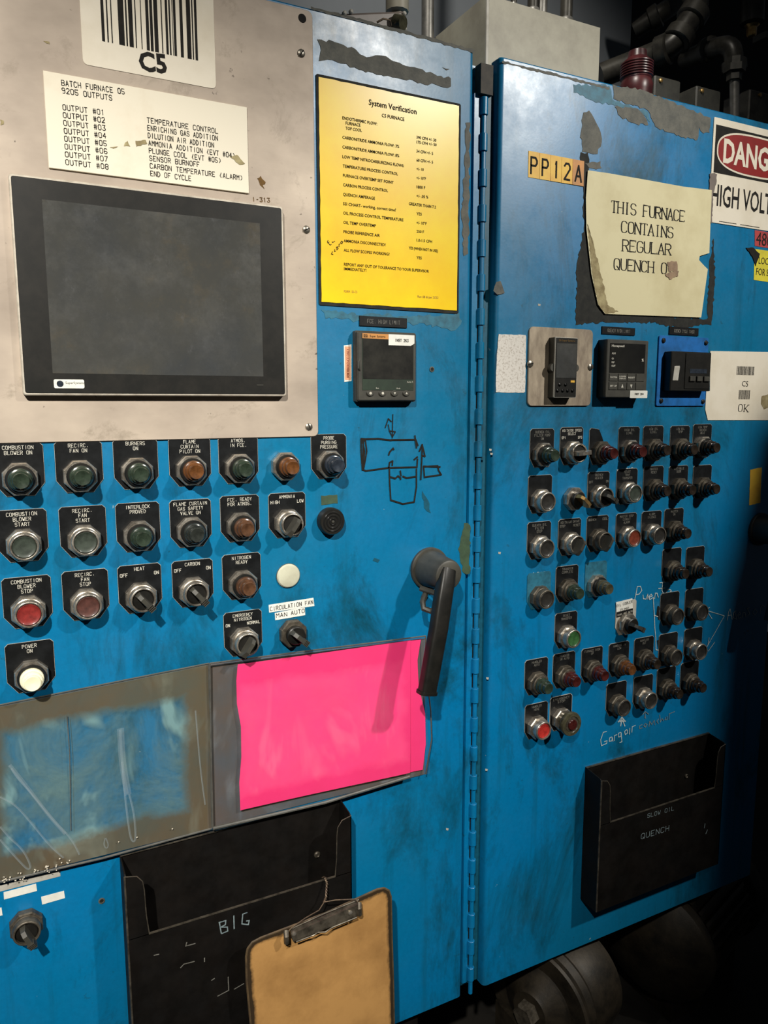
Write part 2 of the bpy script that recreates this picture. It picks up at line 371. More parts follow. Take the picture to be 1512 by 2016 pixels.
def stroke_text(mb, s, x, z, ch, h, wd=None, width=None, align='c', ang=0, serif=False, spacing=1.5):
    """single-stroke lettering; z = middle of the capitals, ch = capital height"""
    cw = ch*.58; n = len(s); tot = cw*(spacing*(n-1)+1)
    if width: cw *= width/tot; tot = width
    x0 = {'c': -tot/2, 'l': 0, 'r': -tot}[align]; wd = wd or ch*.13
    ca, sa = math.cos(ang), math.sin(ang)
    T = lambda u, v: (x+u*ca-v*sa, z+u*sa+v*ca)
    f = (lambda d: ch*(.05+.085*abs(d.y))) if serif else wd
    for i, c_ in enumerate(s):
        ox = x0+i*cw*spacing
        for st in strokes(c_):
            if serif and c_ in 'COGSQUJ': st = chaikin(st)
            pts = [T(ox+a*cw, (b-.5)*ch) for a, b in st]
            mb.ribbon(pts, f, h)
            if serif:
                for k, nb in ((0, 1), (-1, -2)):
                    p, q = st[k], st[nb]
                    if p[1] in (0, 1) and abs(p[1]-q[1]) > .3:
                        zz = (p[1]-.5)*ch
                        mb.ribbon([T(ox+p[0]*cw-cw*.22, zz), T(ox+p[0]*cw+cw*.22, zz)], ch*.05, h)
                if c_ == 'E' or c_ == 'F' or c_ == 'T' or c_ == 'L':
                    for zz, xs in {'E': ((1, 1), (0, 1)), 'F': ((1, 1),), 'T': ((1, 0), (1, 1)), 'L': ((0, 1),)}[c_]:
                        zc = (zz-.5)*ch; d = -.12 if zz else .12
                        mb.ribbon([T(ox+xs*cw, zc), T(ox+xs*cw, zc+d*ch)], ch*.06, h)
_fc = {}
def font_text(mb, s, x, z, ch, h, width=None, align='c', ang=0, bold=0.0):
    """typeset lettering from the built-in face; z = middle of capitals"""
    key = (s, bold)
    if key not in _fc:
        cu = bpy.data.curves.new('t', 'FONT'); cu.body = s; cu.size = 1; cu.offset = bold; cu.resolution_u = 2
        o = bpy.data.objects.new('t', cu); me = o.to_mesh()
        vs = [(v.co.x, v.co.y) for v in me.vertices]; fs = [tuple(p.vertices) for p in me.polygons]
        o.to_mesh_clear(); bpy.data.objects.remove(o); bpy.data.curves.remove(cu); _fc[key] = (vs, fs)
    vs, fs = _fc[key]
    if not vs: return
    xa = min(v[0] for v in vs); xb = max(v[0] for v in vs)
    k = ch/.70; kx = width/(xb-xa) if width else k
    tot = (xb-xa)*kx; x0 = {'c': -tot/2, 'l': 0, 'r': -tot}[align]; ca, sa = math.cos(ang), math.sin(ang)
    pts = []
    for a, b_ in vs:
        u = (a-xa)*kx+x0; v = b_*k-ch/2; pts.append((x+u*ca-v*sa, -h, z+u*sa+v*ca))
    mb.add(pts, fs)
def span(mb, s, p0, p1, ch, h, fn=font_text, flat=False, **kw):
    """lettering whose first and last letters sit at photo pixels p0, p1 (middle height)"""
    a, b_ = at(*p0, h), at(*p1, h)
    fn(mb, s, (a.x+b_.x)/2, (a.z+b_.z)/2, ch, h, width=(b_.x-a.x), ang=0 if flat else math.atan2(b_.z-a.z, b_.x-a.x), **kw)
def bars(mb, x0, x1, z0, z1, lst, h):
    a, b_ = lst[0][0], lst[-1][1]
    for p, q in lst:
        u0 = x0+(p-a)/(b_-a)*(x1-x0); u1 = x0+(q-a)/(b_-a)*(x1-x0)
        mb.add([(u0, -h, z0), (u1, -h, z0), (u1, -h, z1), (u0, -h, z1)], [(0, 1, 2, 3)])

# ------------------------------------------------------------------ setting
ZT, ZB = EYE+.567, EYE-1.128              # top and bottom of the doors
fl = MB(); fl.box(-3, 4.5, -4.5, 3.5, -.08, 0); tag(fl.build('floor', M['concrete']), kind='structure')
wl = MB(); wx = at(1241, 90, -.75).x
wl.box(-2.5, wx, .75, .80, 0, 3.6); o = wl.build('wall_back', M['wallgrey']); tag(o, kind='structure')
wl = MB(); wl.box(-2.5, 5.5, 2.2, 2.3, 0, 4); o = wl.build('wall_rear', M['walldark']); tag(o, kind='structure')

# ------------------------------------------------------------------ the cabinet
XL, XA, XH, XB, XR = -.55, .7302, .752, .7795, 1.5615
cab = thing('control_cabinet', (.5, .2, EYE-1.128), 'large blue steel furnace control cabinet with two full-height doors', 'cabinet')
O = cab.location.copy()
b_ = MB(O); b_.box(XL, XR-.01, .026, .46, ZB+.01, ZT-.012)
b_.build('body', M['blue'], cab)
# legs keep the cabinet above the floor
for lx in (XL+.04, .62, 1.50):
    for ly in ((.42,) if lx > 1 else (.06, .42)):
        q = MB(O); q.box(lx-.03, lx+.03, ly-.03, ly+.03, 0, ZB+.01); q.build('leg', M['blackpaint'], cab)
def door(x0, x1, name):
    n = 7; r = .009; prof = []
    q = MB(O)
    pl = [(x0, .024), (x0, .0)]
    # rounded vertical edges, section in x/y
    sec = [(x0, .024)]
    for k in range(5): a = R(180+90*k/4); sec.append((x0+r+r*math.cos(a), r+r*math.sin(a)))
    for k in range(5): a = R(270+90*k/4); sec.append((x1-r+r*math.cos(a), r+r*math.sin(a)))
    sec.append((x1, .024)); m_ = len(sec); zs = [ZB, ZB+.003, ZT-.003, ZT]
    vs = []
    for z in zs:
        ins = .003 if z in (ZB, ZT) else 0
        for x, y in sec: vs.append((min(max(x, x0+ins), x1-ins), min(.024, y+ins), z))
    fs = [list(range(m_))[::-1], [3*m_+i for i in range(m_)]]
    for k in range(3):
        for i in range(m_): j = (i+1) % m_; fs.append((k*m_+i, k*m_+j, (k+1)*m_+j, (k+1)*m_+i))
    q.add(vs, fs); return q.build(name, M['blue'], cab)
dA = door(XL, XA, 'door'); dB = door(XB, XR, 'door')
# frame post behind the gap, with the hinge leaf and its knuckles
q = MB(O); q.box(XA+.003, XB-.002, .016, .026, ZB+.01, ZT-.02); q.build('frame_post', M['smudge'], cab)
hl = MB(O); hl.box(XA+.006, .7475, .008, .0165, ZB+.02, EYE+.505); hinge = hl.build('hinge_leaf', M['blue'], cab)
q = MB(O); q.box(.7480, .7615, .0135, .0165, ZB+.02, EYE+.505); q.build('gap_shade', M['ink_k'], cab)  # black strip painted in for the shade beside the knuckles
pitch = .0563; z = EYE+.5005; k = 0
kn = MB(); kn.lathe([(.0062, -pitch*.245), (.0068, -pitch*.235), (.0068, pitch*.235), (.0062, pitch*.245)], 12, (0, 0), axis='z'); knm = kn.mesh('knuckle', M['blue'])
kn2 = MB(); kn2.lathe([(.0042, -pitch*.25), (.0042, pitch*.25)], 10, (0, 0), axis='z'); knm2 = kn2.mesh('knuckle_inner', M['blue'])
while z > ZB+.03:
    for mm, dz in ((knm, .25), (knm2, .75)):
        o = bpy.data.objects.new('knuckle', mm); C.objects.link(o); o.parent = hinge
        o.location = Vector((.7535, .006, z-pitch*dz))-O
    z -= pitch
# dark mounting bracket above the hinge
q = MB(O); q.box(.742, .766, -.001, .0165, EYE+.503, EYE+.549); q.build('hinge_bracket', M['soot'], cab)
def patch(name, pts, mat, h=.0006, amp=.0022, seed=1, step=.006, lab=None, smoothxz=False):
    q = MB(O); q.poly(rough_edge(pxz(pts), amp, step, seed), h); o = q.build(name, mat, cab, 0)
    if lab: o['label'] = lab
    return o
patch('bare_patch', [(625, 78), (658, 82), (700, 98), (715, 110), (760, 112), (800, 130), (838, 142), (888, 155), (888, 171), (858, 168), (800, 158), (742, 146), (690, 132), (655, 118), (627, 119), (632, 98)], M['chip'], seed=3, lab='long grey scraped patch above the yellow sheet')
patch('bare_patch', [(870, 131), (886, 136), (878, 139)], M['chip'], seed=4)
patch('bare_patch', [(916, 242), (925, 242), (922, 500), (912, 505), (911, 440), (908, 430), (915, 330)], M['chip'], seed=5)
patch('bare_patch', [(1148, 222), (1160, 218), (1170, 235), (1183, 262), (1184, 280), (1176, 303), (1146, 300), (1143, 262)], M['chip'], seed=6)
patch('bare_patch', [(1150, 320), (1182, 318), (1184, 332), (1160, 330)], M['chip'], seed=7)
patch('bare_patch', [(1206, 168), (1260, 176), (1399, 232), (1397, 262), (1384, 262), (1376, 250), (1372, 275), (1350, 272), (1290, 250), (1276, 218), (1240, 206), (1207, 195)], M['chip'], seed=8, lab='grey scraped strip along the top edge of the right door')
patch('bare_patch', [(1210, 210), (1250, 212), (1270, 230), (1276, 246), (1252, 244), (1222, 230)], M['chip'], seed=9)
patch('worn_paint', [(1128, 166), (1200, 168), (1206, 196), (1240, 208), (1276, 220), (1280, 240), (1266, 226), (1215, 208), (1170, 200), (1130, 182)], M['teal'], h=.0004, seed=10)
patch('worn_paint', [(632, 610), (690, 616), (800, 622), (905, 618), (908, 640), (895, 650), (840, 640), (760, 634), (640, 628)], M['teal'], h=.0004, amp=.003, seed=11)
patch('grime_patch', [(1143, 300), (1158, 300), (1170, 460), (1188, 600), (1205, 618), (1392, 628), (1396, 520), (1404, 470), (1408, 560), (1400, 640), (1300, 636), (1182, 634), (1132, 640), (1136, 520), (1150, 440)], M['darkgrime'], h=.0005, amp=.003, seed=12, lab='black tape residue around the cream notice')
patch('grime_patch', [(1292, 628), (1340, 630), (1376, 640), (1350, 646), (1298, 640)], M['darkgrime'], seed=13)
patch('grime_patch', [(914, 1030), (926, 1034), (924, 1130), (912, 1128), (902, 1080)], M['greentape'], h=.0004, seed=14)
patch('grime_patch', [(830, 965), (842, 985), (848, 1010), (834, 1000)], M['smudge'], h=.0004, amp=.002, seed=15)
patch('grime_patch', [(737, 1098), (748, 1102), (744, 1108), (734, 1104)], M['smudge'], h=.0004, amp=.002, seed=16)
patch('paint_flake', [(976, 556), (984, 553), (993, 577), (978, 580), (970, 573)], M['chip'], h=.0015, amp=.001, seed=17)
patch('grime_line', [(612, 13), (780, 56), (934, 98), (933, 104), (780, 62), (612, 18)], M['chip'], h=.0005, amp=.0012, seed=18)
patch('grime_line', [(988, 120), (1090, 144), (1200, 172), (1200, 177), (1090, 149), (988, 124)], M['chip'], h=.0005, amp=.0012, seed=19)
rnd = random.Random(5)
for k, (x, y) in enumerate([(965, 885), (967, 893), (983, 1088), (957, 1515), (959, 1335), (880, 1632), (1061, 600)]):
    patch('paint_chip', [(x-2, y-2), (x+3, y-1), (x+2, y+3), (x-2, y+2)], M['plateedge'], h=.0005, amp=.0006, seed=30+k)
for x, y, nm in ((850, 727, 'screw_hole'), (200, 1773, 'screw_hole')):
    q = MB(O); c_ = at(x, y); q.lathe([(.0045, .0003), (.0045, .0012), (.003, .0014), (.0028, .0004)], 14, (c_.x, c_.z)); q.build(nm, M['chip'], cab)
    q = MB(O); q.lathe([(.0028, .0003), (.0028, .0009)], 12, (c_.x, c_.z)); q.build('hole_shadow' if 0 else 'hole_shade', M['darkgrime'], cab)  # dark disc painted in for the shade inside the hole
# hand-drawn marks on the doors
def marks(name, lines, mat, wd, lab, h=.0009, crop=None):
    q = MB(O); sc = crop or (0, 0, 1)
    for ln in lines:
        q.ribbon(pxz([(sc[0]+a/sc[2], sc[1]+b2/sc[2]) for a, b2 in ln]), wd, h)
    o = q.build(name, mat, cab, 0); o['label'] = lab; return o
cA = (400, 840, 2.7)
marks('marker_diagram', [
 [(838, 66), (838, 130), (845, 225), (862, 235), (985, 218), (1135, 215), (1138, 172)], [(860, 68), (868, 130), (852, 220)], [(838, 64), (862, 66), (930, 64), (1000, 72)], [(845, 70), (858, 72)], [(846, 80), (856, 130), (848, 190)], [(850, 70), (846, 230)],
 [(1000, 70), (1128, 68), (1140, 100)], [(1124, 48), (1126, 70), (1132, 112)], [(985, 150), (990, 135), (1008, 115), (1012, 122)], [(985, 218), (990, 190), (1006, 182), (1004, 205)],
 [(1120, 175), (1138, 160)], [(988, 225), (990, 300), (996, 390), (1060, 410), (1120, 400), (1132, 320), (1132, 225)], [(988, 265), (1020, 275), (1034, 262), (1048, 272), (1048, 280)], [(1060, 264), (1080, 272), (1128, 265)], [(1046, 235), (1050, 260)],
 [(1155, 280), (1160, 180), (1163, 95), (1148, 130)], [(1163, 95), (1178, 158), (1160, 152)], [(1170, 212), (1245, 208), (1250, 232), (1264, 255), (1175, 268), (1170, 212)], [(1170, 210), (1258, 214)]],
 M['ink_k'], .0028, 'black marker sketch of two chambers and a tank', crop=cA)
marks('marker_arrow', [[(773, 816), (772, 862)], [(758, 842), (764, 824), (770, 830)], [(764, 836), (766, 848), (772, 860), (778, 850), (768, 848)]], M['ink_k'], .0018, 'small black marker arrow above the sketch')
cB = (960, 1080, 2.739)
marks('chalk_writing', [
 [(790, 280), (800, 235), (805, 205), (822, 203), (830, 225), (815, 245), (800, 248)], [(836, 250), (838, 270), (852, 272), (862, 245), (862, 272)], [(870, 262), (886, 255), (880, 245), (868, 258), (872, 275), (892, 262)], [(898, 270), (902, 240), (912, 240), (918, 262)],
 [(926, 184), (958, 180)], [(942, 182), (938, 225), (948, 248)], [(920, 215), (955, 212)], [(985, 222), (968, 220), (962, 238), (975, 245), (988, 225), (990, 242), (998, 236)],
 [(892, 265), (895, 330), (900, 430), (905, 480), (906, 545), (935, 550)], [(895, 358), (920, 368), (950, 376)]],
 M['marker_w'], .0017, 'white handwriting Puerta with lines to two buttons', crop=cB)
marks('chalk_writing', [
 [(1290, 385), (1298, 340), (1306, 325), (1316, 380)], [(1294, 360), (1312, 358)], [(1338, 335), (1324, 345), (1322, 372), (1342, 380)], [(1335, 345), (1340, 382)], [(1348, 360), (1362, 352), (1356, 342), (1346, 358), (1352, 376), (1366, 368)],
 [(1372, 372), (1374, 345), (1386, 344), (1390, 368)], [(1410, 318), (1398, 322), (1412, 350), (1400, 362)]], M['marker_w'], .0017, 'white handwriting Acensor at the right', crop=cB)
marks('chalk_writing', [[(1428, 345), (1440, 325), (1452, 340), (1440, 358), (1428, 345)], [(1468, 350), (1470, 318), (1480, 305), (1492, 312)]], M['marker_w'], .0014, 'faint end letters of the handwriting', crop=cB)
marks('chalk_line', [[(1185, 335), (1275, 362), (1180, 530)], [(1196, 316), (1186, 322)], [(1190, 350), (1208, 378)], [(1192, 480), (1186, 520)], [(1222, 504), (1188, 552)]], M['marker_w'], .0015, 'white arrow lines from the handwriting to the round buttons', crop=cB)
marks('chalk_writing', [
 [(640, 985), (622, 990), (608, 1030), (612, 1062), (640, 1050), (642, 1035), (628, 1040)], [(668, 1015), (656, 1020), (654, 1038), (668, 1036), (670, 1018), (674, 1038)], [(682, 1035), (682, 1008), (696, 1002)], [(716, 990), (704, 995), (704, 1015), (716, 1012), (718, 992), (722, 1040), (710, 1046)],
 [(748, 975), (736, 985), (740, 1002), (752, 994), (750, 976)], [(762, 1000), (764, 968)], [(776, 990), (778, 960), (796, 952)]], M['marker_w'], .0016, 'white handwriting Cargar under a white arrow', crop=cB)
marks('chalk_writing', [
 [(832, 948), (818, 955), (818, 970), (832, 966)], [(848, 942), (840, 955), (850, 962), (858, 948), (848, 942)], [(868, 958), (872, 930), (884, 948), (896, 925), (900, 950)], [(920, 918), (910, 930), (918, 942)], [(926, 896), (930, 935), (940, 915), (946, 928)], [(958, 910), (954, 922), (966, 922), (966, 904)], [(976, 920), (978, 890), (1006, 878)],
 [(845, 912), (848, 880), (832, 895)], [(848, 878), (866, 892)], [(845, 880), (850, 915)]], M['marker_dim'], .0015, 'fainter white handwriting after the word Cargar', crop=cB)
marks('chalk_arrow', [[(716, 956), (722, 912)], [(702, 935), (722, 908), (742, 932)], [(710, 932), (736, 930)], [(712, 926), (730, 924)], [(738, 956), (728, 930)]], M['marker_w'], .0022, 'small white arrow pointing up at a black button', crop=cB)
cC = (960, 820, 2.739)
q = MB(O); span(q, 'UNLOAD', (1215, 928), (1247, 924), .0075, .0009, stroke_text, wd=.0013); q.build('chalk_writing', M['marker_w'], cab, 0)['label'] = 'white handwriting UNLOAD'
q = MB(O); span(q, 'LOAD', (1050, 1132), (1075, 1130), .0085, .0009, stroke_text, wd=.0016); q.build('chalk_writing', M['marker_w'], cab, 0)['label'] = 'white handwriting LOAD'
marks('marker_arrow', [[(912, 360), (918, 312), (930, 330)], [(916, 495), (922, 535), (932, 520)], [(918, 312), (922, 380)], [(922, 495), (924, 540)]], M['ink_k'], .0035, 'two small black marker arrows beside the white line', crop=cB)

# ------------------------------------------------------------------ steel panel
pl = at(612, 22); base = at(300, 862)
q = MB(O); zt = at(560, 11).z; zb = at(624, 859).z; xr = at(619, 400).x
q.prism(rrect(XL+.02, xr, zb, zt, .008), 0, .003, .0007); sp_t = q.build('steel_panel', M['steel'], cab); sp_t['label'] = 'dirty bare steel panel around the touch screen'
def screw(mb_parent, x, y, r=.0058, h0=.003, O_=None, mat='screw', name='screw'):
    c_ = at(x, y, h0); O2 = O_ if O_ is not None else mb_parent.location
    q = MB(O2); q.lathe([(r, h0), (r*.95, h0+.0014), (r*.6, h0+.0028), (0.0001, h0+.003)], 16, (c_.x, c_.z)); nf = len(q.f)
    a = random.uniform(0, 3); dx, dz = r*.7*math.cos(a), r*.7*math.sin(a)
    q.ribbon([(c_.x-dx, c_.z-dz), (c_.x+dx, c_.z+dz)], r*.3, h0+.0031); o = q.build(name, M[mat], mb_parent)
    o.data.materials.append(M['ink_k']); o.data.polygons[len(o.data.polygons)-1].material_index = 1; return o
for x, y in ((593, 105), (603, 452), (608, 840)): screw(sp_t, x, y, O_=O)
q = MB(O); c_ = at(595, 36, .003); q.lathe([(.0062, .003), (.0058, .0035), (.0050, .0036), (.0001, .0032)], 16, (c_.x, c_.z)); q.build('open_screw_hole', M['ink_k'], sp_t)
for i, pp in enumerate(([(505, 352), (512, 348), (522, 360), (516, 366), (520, 374), (510, 366)], [(0, 237), (8, 240), (8, 246), (0, 248)], [(84, 82), (96, 84), (97, 88), (90, 87)])):
    q = MB(O); q.poly(rough_edge(pxz(pp), .0012, .003, 50+i), .0034); q.build('rust_spot', M['soil'] if i else M['ink_brown'], sp_t, 0)
q = MB(O); span(q, 'I-313', (497, 392), (531, 394), .0055, .0036, stroke_text, wd=.0009); q.build('pencil_note', M['ink_brown'], sp_t, 0)

# barcode label C5
a = at(160, 130); lb = thing('barcode_label', (at(290, 150).x, -.003, at(290, 150).z), 'large cream barcode label reading C5 at the top of the steel panel', 'label')
zt = at(560, 11).z; x0, x1 = at(160, 60, .0035).x, at(423, 100, .0035).x; z0 = at(290, 150, .0035).z
q = MB(lb.location); q.prism(rrect(x0, x1, z0, zt-.003, .006), .003, .0037); q.build('backing', M['white'], lb)
q = MB(lb.location)
BL = [(474, 487), (498, 504), (517, 522), (550, 576), (583, 590), (597, 616), (626, 631), (652, 656), (676, 690), (695, 708), (714, 732), (748, 753), (768, 779), (785, 792), (800, 803), (806, 818), (837, 851), (869, 889), (895, 901), (908, 920)]
a = at(474/2.3625, 70, .004); b2 = at(920/2.3625, 100, .004); zb_ = (at(203, 82, .004).z+at(389, 118, .004).z)/2
bars(q, a.x, b2.x, zb_, zt-.012, BL, .0040); q.build('barcode', M['ink_k'], lb, 0)
q = MB(lb.location); span(q, 'C5', (273, 119), (328, 126), .0225, .0040, bold=.035); q.build('lettering', M['ink_k'], lb, 0)

# outputs plaque
pc = [(86, 141), (485, 211), (490, 380), (95, 332)]; P4 = pxz(pc, .004)
xa, xb = (P4[0][0]+P4[3][0])/2, (P4[1][0]+P4[2][0])/2; za, zb = (P4[2][1]+P4[3][1])/2, (P4[0][1]+P4[1][1])/2
pq = thing('engraved_plaque', ((xa+xb)/2, -.003, za), 'cream engraved plaque listing batch furnace outputs above the screen', 'plaque')
q = MB(pq.location); q.prism([(xa, za), (xb, za), (xb, zb), (xa, zb)], .003, .0058, .0004); q.build('plate', M['plaque'], pq)
q = MB(pq.location); H_ = .0061
def cr1(x, y): return (x/2.3625, y/2.3625)
span(q, 'BATCH FURNACE 05', cr1(286, 384), cr1(578, 426), .0062, H_, stroke_text, wd=.0008)
span(q, '9205 OUTPUTS', cr1(288, 420), cr1(520, 455), .0062, H_, stroke_text, wd=.0008)
for i in range(8): span(q, 'OUTPUT #0%d' % (i+1), cr1(292+1.9*i, 498+36.5*i), cr1(484+2.7*i, 523+36.1*i), .0062, H_, stroke_text, wd=.0008)
for i, (s_, xe, ye) in enumerate((('TEMPERATURE CONTROL', 1013, 610), ('ENRICHING GAS ADDITION', 1012, 643), ('DILUTION AIR ADDITION', 994, 675), ('AMMONIA ADDITION (EVT #04)', 1092, 724), ('PLUNGE COOL (EVT #05)', 1027, 747), ('SENSOR BURNOFF', 927, 765), ('CARBON TEMPERATURE (ALARM)', 1128, 828), ('END OF CYCLE', 888, 830))):
    span(q, s_, cr1(684+2.3*i, 558+35.4*i), cr1(xe, ye), .0062, H_, stroke_text, wd=.0008)
q.build('lettering', M['ink_brown'] if 0 else M['ink_k'], pq, 0)
for i, pp in enumerate(([(266, 277), (286, 275), (290, 283), (268, 288)], [(244, 288), (251, 278), (257, 288)], [(452, 308), (466, 305), (482, 322), (472, 324)], [(216, 290), (232, 288), (228, 291)])):
    q = MB(pq.location); q.poly(rough_edge(pxz(pp, .006), .001, .003, 70+i), .0063); q.build('chipped_spot', M['soil'], pq, 0)

# ------------------------------------------------------------------ touch screen
hm = thing('touch_screen', (at(300, 775).x, -.003, at(300, 775).z), 'black industrial touch screen monitor, switched off, in the steel panel', 'monitor')
def quad_of(pts, h):
    P = pxz(pts, h); return (P[0][0]+P[3][0])/2, (P[1][0]+P[2][0])/2, (P[2][1]+P[3][1])/2, (P[0][1]+P[1][1])/2
x0, x1, z0, z1 = quad_of([(15, 340), (555, 406), (567, 779), (46, 780)], .014)
q = MB(hm.location); q.prism(rrect(x0, x1, z0, z1, .004), .003, .014, .0012); q.build('frame', M['alu'], hm)
q = MB(hm.location); q.prism(rrect(x0+.0028, x1-.0028, z0+.0028, z1-.0028, .003), .013, .0145, .0004); bz = q.build('bezel', M['black'], hm)
u0, u1, w0, w1 = quad_of([(82, 392), (511, 440), (519, 741), (104, 735)], .0147)
q = MB(hm.location); q.prism([(u0, w0), (u1, w0), (u1, w1), (u0, w1)], .0144, .0147); q.build('screen', M['hmi'], hm)
q = MB(hm.location); g0, g1, g2, g3 = quad_of([(105, 746), (166, 748), (166, 765), (107, 764)], .0149); q.prism(rrect(g0, g1, g2, g3, .002), .0145, .0150); st = q.build('maker_sticker', M['whitelabel'], hm)
q = MB(hm.location); q.lathe([(.0042, .0150), (.0042, .0152)], 16, (g0+.0075, (g2+g3)/2)); q.build('emblem', M['l_slate'], st)
q = MB(hm.location); font_text(q, 'SuperSystems', g0+.014, (g2+g3)/2+.0015, .0030, .0153, align='l'); q.build('sticker_lettering', M['ink_wd'], st, 0)
q = MB(hm.location); c_ = at(512, 758, .0146); q.prism([(c_.x-.005, c_.z-.0006), (c_.x+.005, c_.z-.0006), (c_.x+.005, c_.z+.0006), (c_.x-.005, c_.z+.0006)], .0145, .0149); q.build('status_light', M['bezel_grey'], hm)

# ------------------------------------------------------------------ yellow verification sheet
x0, x1, z0, z1 = quad_of([(627, 150), (907, 208), (898, 609), (631, 599)], .002)
ys = thing('yellow_sheet', ((x0+x1)/2, 0, z0), 'yellow laminated system verification sheet with small black print', 'notice')
q = MB(ys.location); q.prism(rrect(x0-.003, x1+.003, z0-.004, z1+.003, .003), .0004, .0014); q.build('backing', M['darkgrime'], ys)
q = MB(ys.location); q.prism(rough_edge([(x0+.001, z0+.001), (x1-.001, z0+.001), (x1-.001, z1-.001), (x0+.001, z1-.001)], .0005, .012, 3), .0012, .0022); q.build('sheet', M['yellow'], ys)
def c3(x, y): return (600+x/3.15, y/3.15)
q = MB(ys.location); q2 = MB(ys.location); H_ = .0026
span(q, 'System Verification', c3(398, 632), c3(694, 692), .0082, H_, bold=.012)
span(q2, 'C5 FURNACE', c3(478, 714), c3(618, 740), .0050, H_, bold=.012)
for s_, ax, ay, bx, by in (('ENDOTHERMIC FLOW:', 234, 730, 450, 768), ('FURNACE', 254, 762, 346, 776), ('TOP COOL', 254, 794, 354, 808), ('CARBONITRIDE AMMONIA FLOW: 3%', 234, 850, 586, 908),
    ('CARBONITRIDE AMMONIA FLOW: 8%', 234, 910, 586, 966), ('LOW TEMP NITROCARBURIZING FLOWS:', 234, 970, 616, 1028), ('TEMPERATURE PROCESS CONTROL', 236, 1028, 578, 1078), ('FURNACE OVERTEMP SET POINT', 237, 1086, 552, 1132),
    ('CARBON PROCESS CONTROL', 238, 1145, 516, 1182), ('QUENCH AMPERAGE', 238, 1204, 436, 1230), ('SSI CHART- working, correct time?', 238, 1262, 566, 1302), ('OIL PROCESS CONTROL TEMPERATURE', 239, 1320, 612, 1364),
    ('OIL TEMP OVERTEMP', 240, 1378, 442, 1400), ('PROBE REFERENCE AIR', 240, 1436, 466, 1460), ('AMMONIA DISCONNECTED?', 242, 1492, 502, 1518), ('ALL FLOW SCOPES WORKING?', 242, 1550, 526, 1576),
    ('REPORT ANY OUT OF TOLERANCE TO YOUR SUPERVISOR', 244, 1638, 770, 1682), ('IMMEDIATELY!', 244, 1666, 382, 1676),
    ('390 CFH +/- 30', 694, 850, 816, 870), ('175 CFH +/- 50', 694, 880, 818, 898), ('34 CFH +/- 5', 694, 936, 796, 952), ('60 CFH +/- 5', 694, 992, 796, 1006), ('+/- 10', 694, 1046, 738, 1052), ('+/- 10°F', 694, 1102, 752, 1108), ('1800 F', 694, 1158, 748, 1164), ('+/- .05 %', 694, 1214, 766, 1222),
    ('GREATER THAN 7.2', 646, 1262, 814, 1284), ('YES', 694, 1324, 726, 1328), ('+/- 10°F', 694, 1380, 756, 1386), ('250 F', 694, 1434, 740, 1438), ('1.0-1.5 CFH', 694, 1488, 790, 1498), ('YES (WHEN NOT IN USE)', 646, 1536, 826, 1556), ('YES', 694, 1596, 726, 1600)):
    span(q2, s_, c3(ax, ay), c3(bx, by), .0043, H_, bold=.012)
q.build('heading', M['ink_k'], ys, 0); q2.build('print', M['ink_k'], ys, 0)
q = MB(ys.location); span(q, 'FORM 125-C5', c3(244, 1806), c3(326, 1810), .0036, H_); span(q, 'Rev 08 & Jan 2023', c3(700, 1838), c3(828, 1846), .0036, H_); q.build('footer_print', M['brass'], ys, 0)
q = MB(ys.location)
for ln in ([(145, 1490), (140, 1500), (158, 1520), (165, 1515)], [(142, 1506), (152, 1500)], [(170, 1498), (172, 1504), (186, 1496)], [(172, 1560), (165, 1575), (176, 1578)], [(186, 1545), (184, 1560), (192, 1556)], [(196, 1530), (200, 1550), (208, 1540), (200, 1532), (208, 1528)], [(214, 1530), (212, 1515), (220, 1512)], [(228, 1495), (222, 1505), (230, 1512), (236, 1500), (228, 1495)]):
    q.ribbon(pxz([c3(*p) for p in ln], H_), .0009, H_)
q.build('handwriting', M['ink_k'], ys, 0)

# ------------------------------------------------------------------ operator controls
def octo(r, h0, h1, n=8):
    q = MB(); q.lathe([(r, h0), (r, h1-.002), (r*.93, h1)], n, rot=math.pi/8); return q
def plate_shape(wd=.060, top=.047, side=-.004, bot=-.023, broken=False):
    w2 = wd/2; r = .004
    pts = [(-.017, bot), (.017, bot), (w2, side-.002), (w2, top-r), (w2-r, top), (-w2+r, top), (-w2, top-r), (-w2, side-.002)]
    if broken: pts = [(-.017, bot), (.017, bot), (w2, side), (w2, .006), (.012, .012), (.004, .030), (-.004, .044), (-w2+r, top), (-w2, top-r), (-w2, side)]
    return pts
PM = {}
def proto(key, fn):
    if key not in PM: PM[key] = fn()
    return PM[key]
NR = .0228
def nut_mesh(mat): return proto(('nut', mat), lambda: octo(NR, .001, .0125).mesh('nut', M[mat], 25))
def lens_mesh(mat):
    return proto(('lens', mat), lambda: MB().lathe([(.0150, .012), (.0150, .0225), (.0142, .0240), (.0130, .0245), (.0130, .0305), (.0122, .0318), (.0104, .0320), (.0104, .0385), (.0096, .0397), (.0060, .0388), (.0001, .0375)], 28).mesh('lens', M[mat], 25))
def collar_mesh(mat='black'):
    return proto(('collar', mat), lambda: MB().lathe([(.0182, .012), (.0182, .0165), (.0170, .0182), (.0145, .0182)], 28).mesh('collar', M[mat], 25))
def bezel_mesh(mat, big=0):
    def f():
        q = MB(); r = .0182; q.lathe([(r+.001, .012), (r+.001, .0135), (r, .0140), (r, .0235), (r-.0008, .0253), (r-.0018, .0258), (r-.0030, .0253), (r-.0032, .020)], 32); return q.mesh('bezel', M[mat], 50)
    return proto(('bezel', mat), f)
def cap_mesh(mat):
    return proto(('cap', mat), lambda: MB().lathe([(.0146, .012), (.0146, .0235), (.0136, .0246), (.0128, .0240), (.009, .0236), (.0001, .0228)], 32).mesh('cap', M[mat], 40))
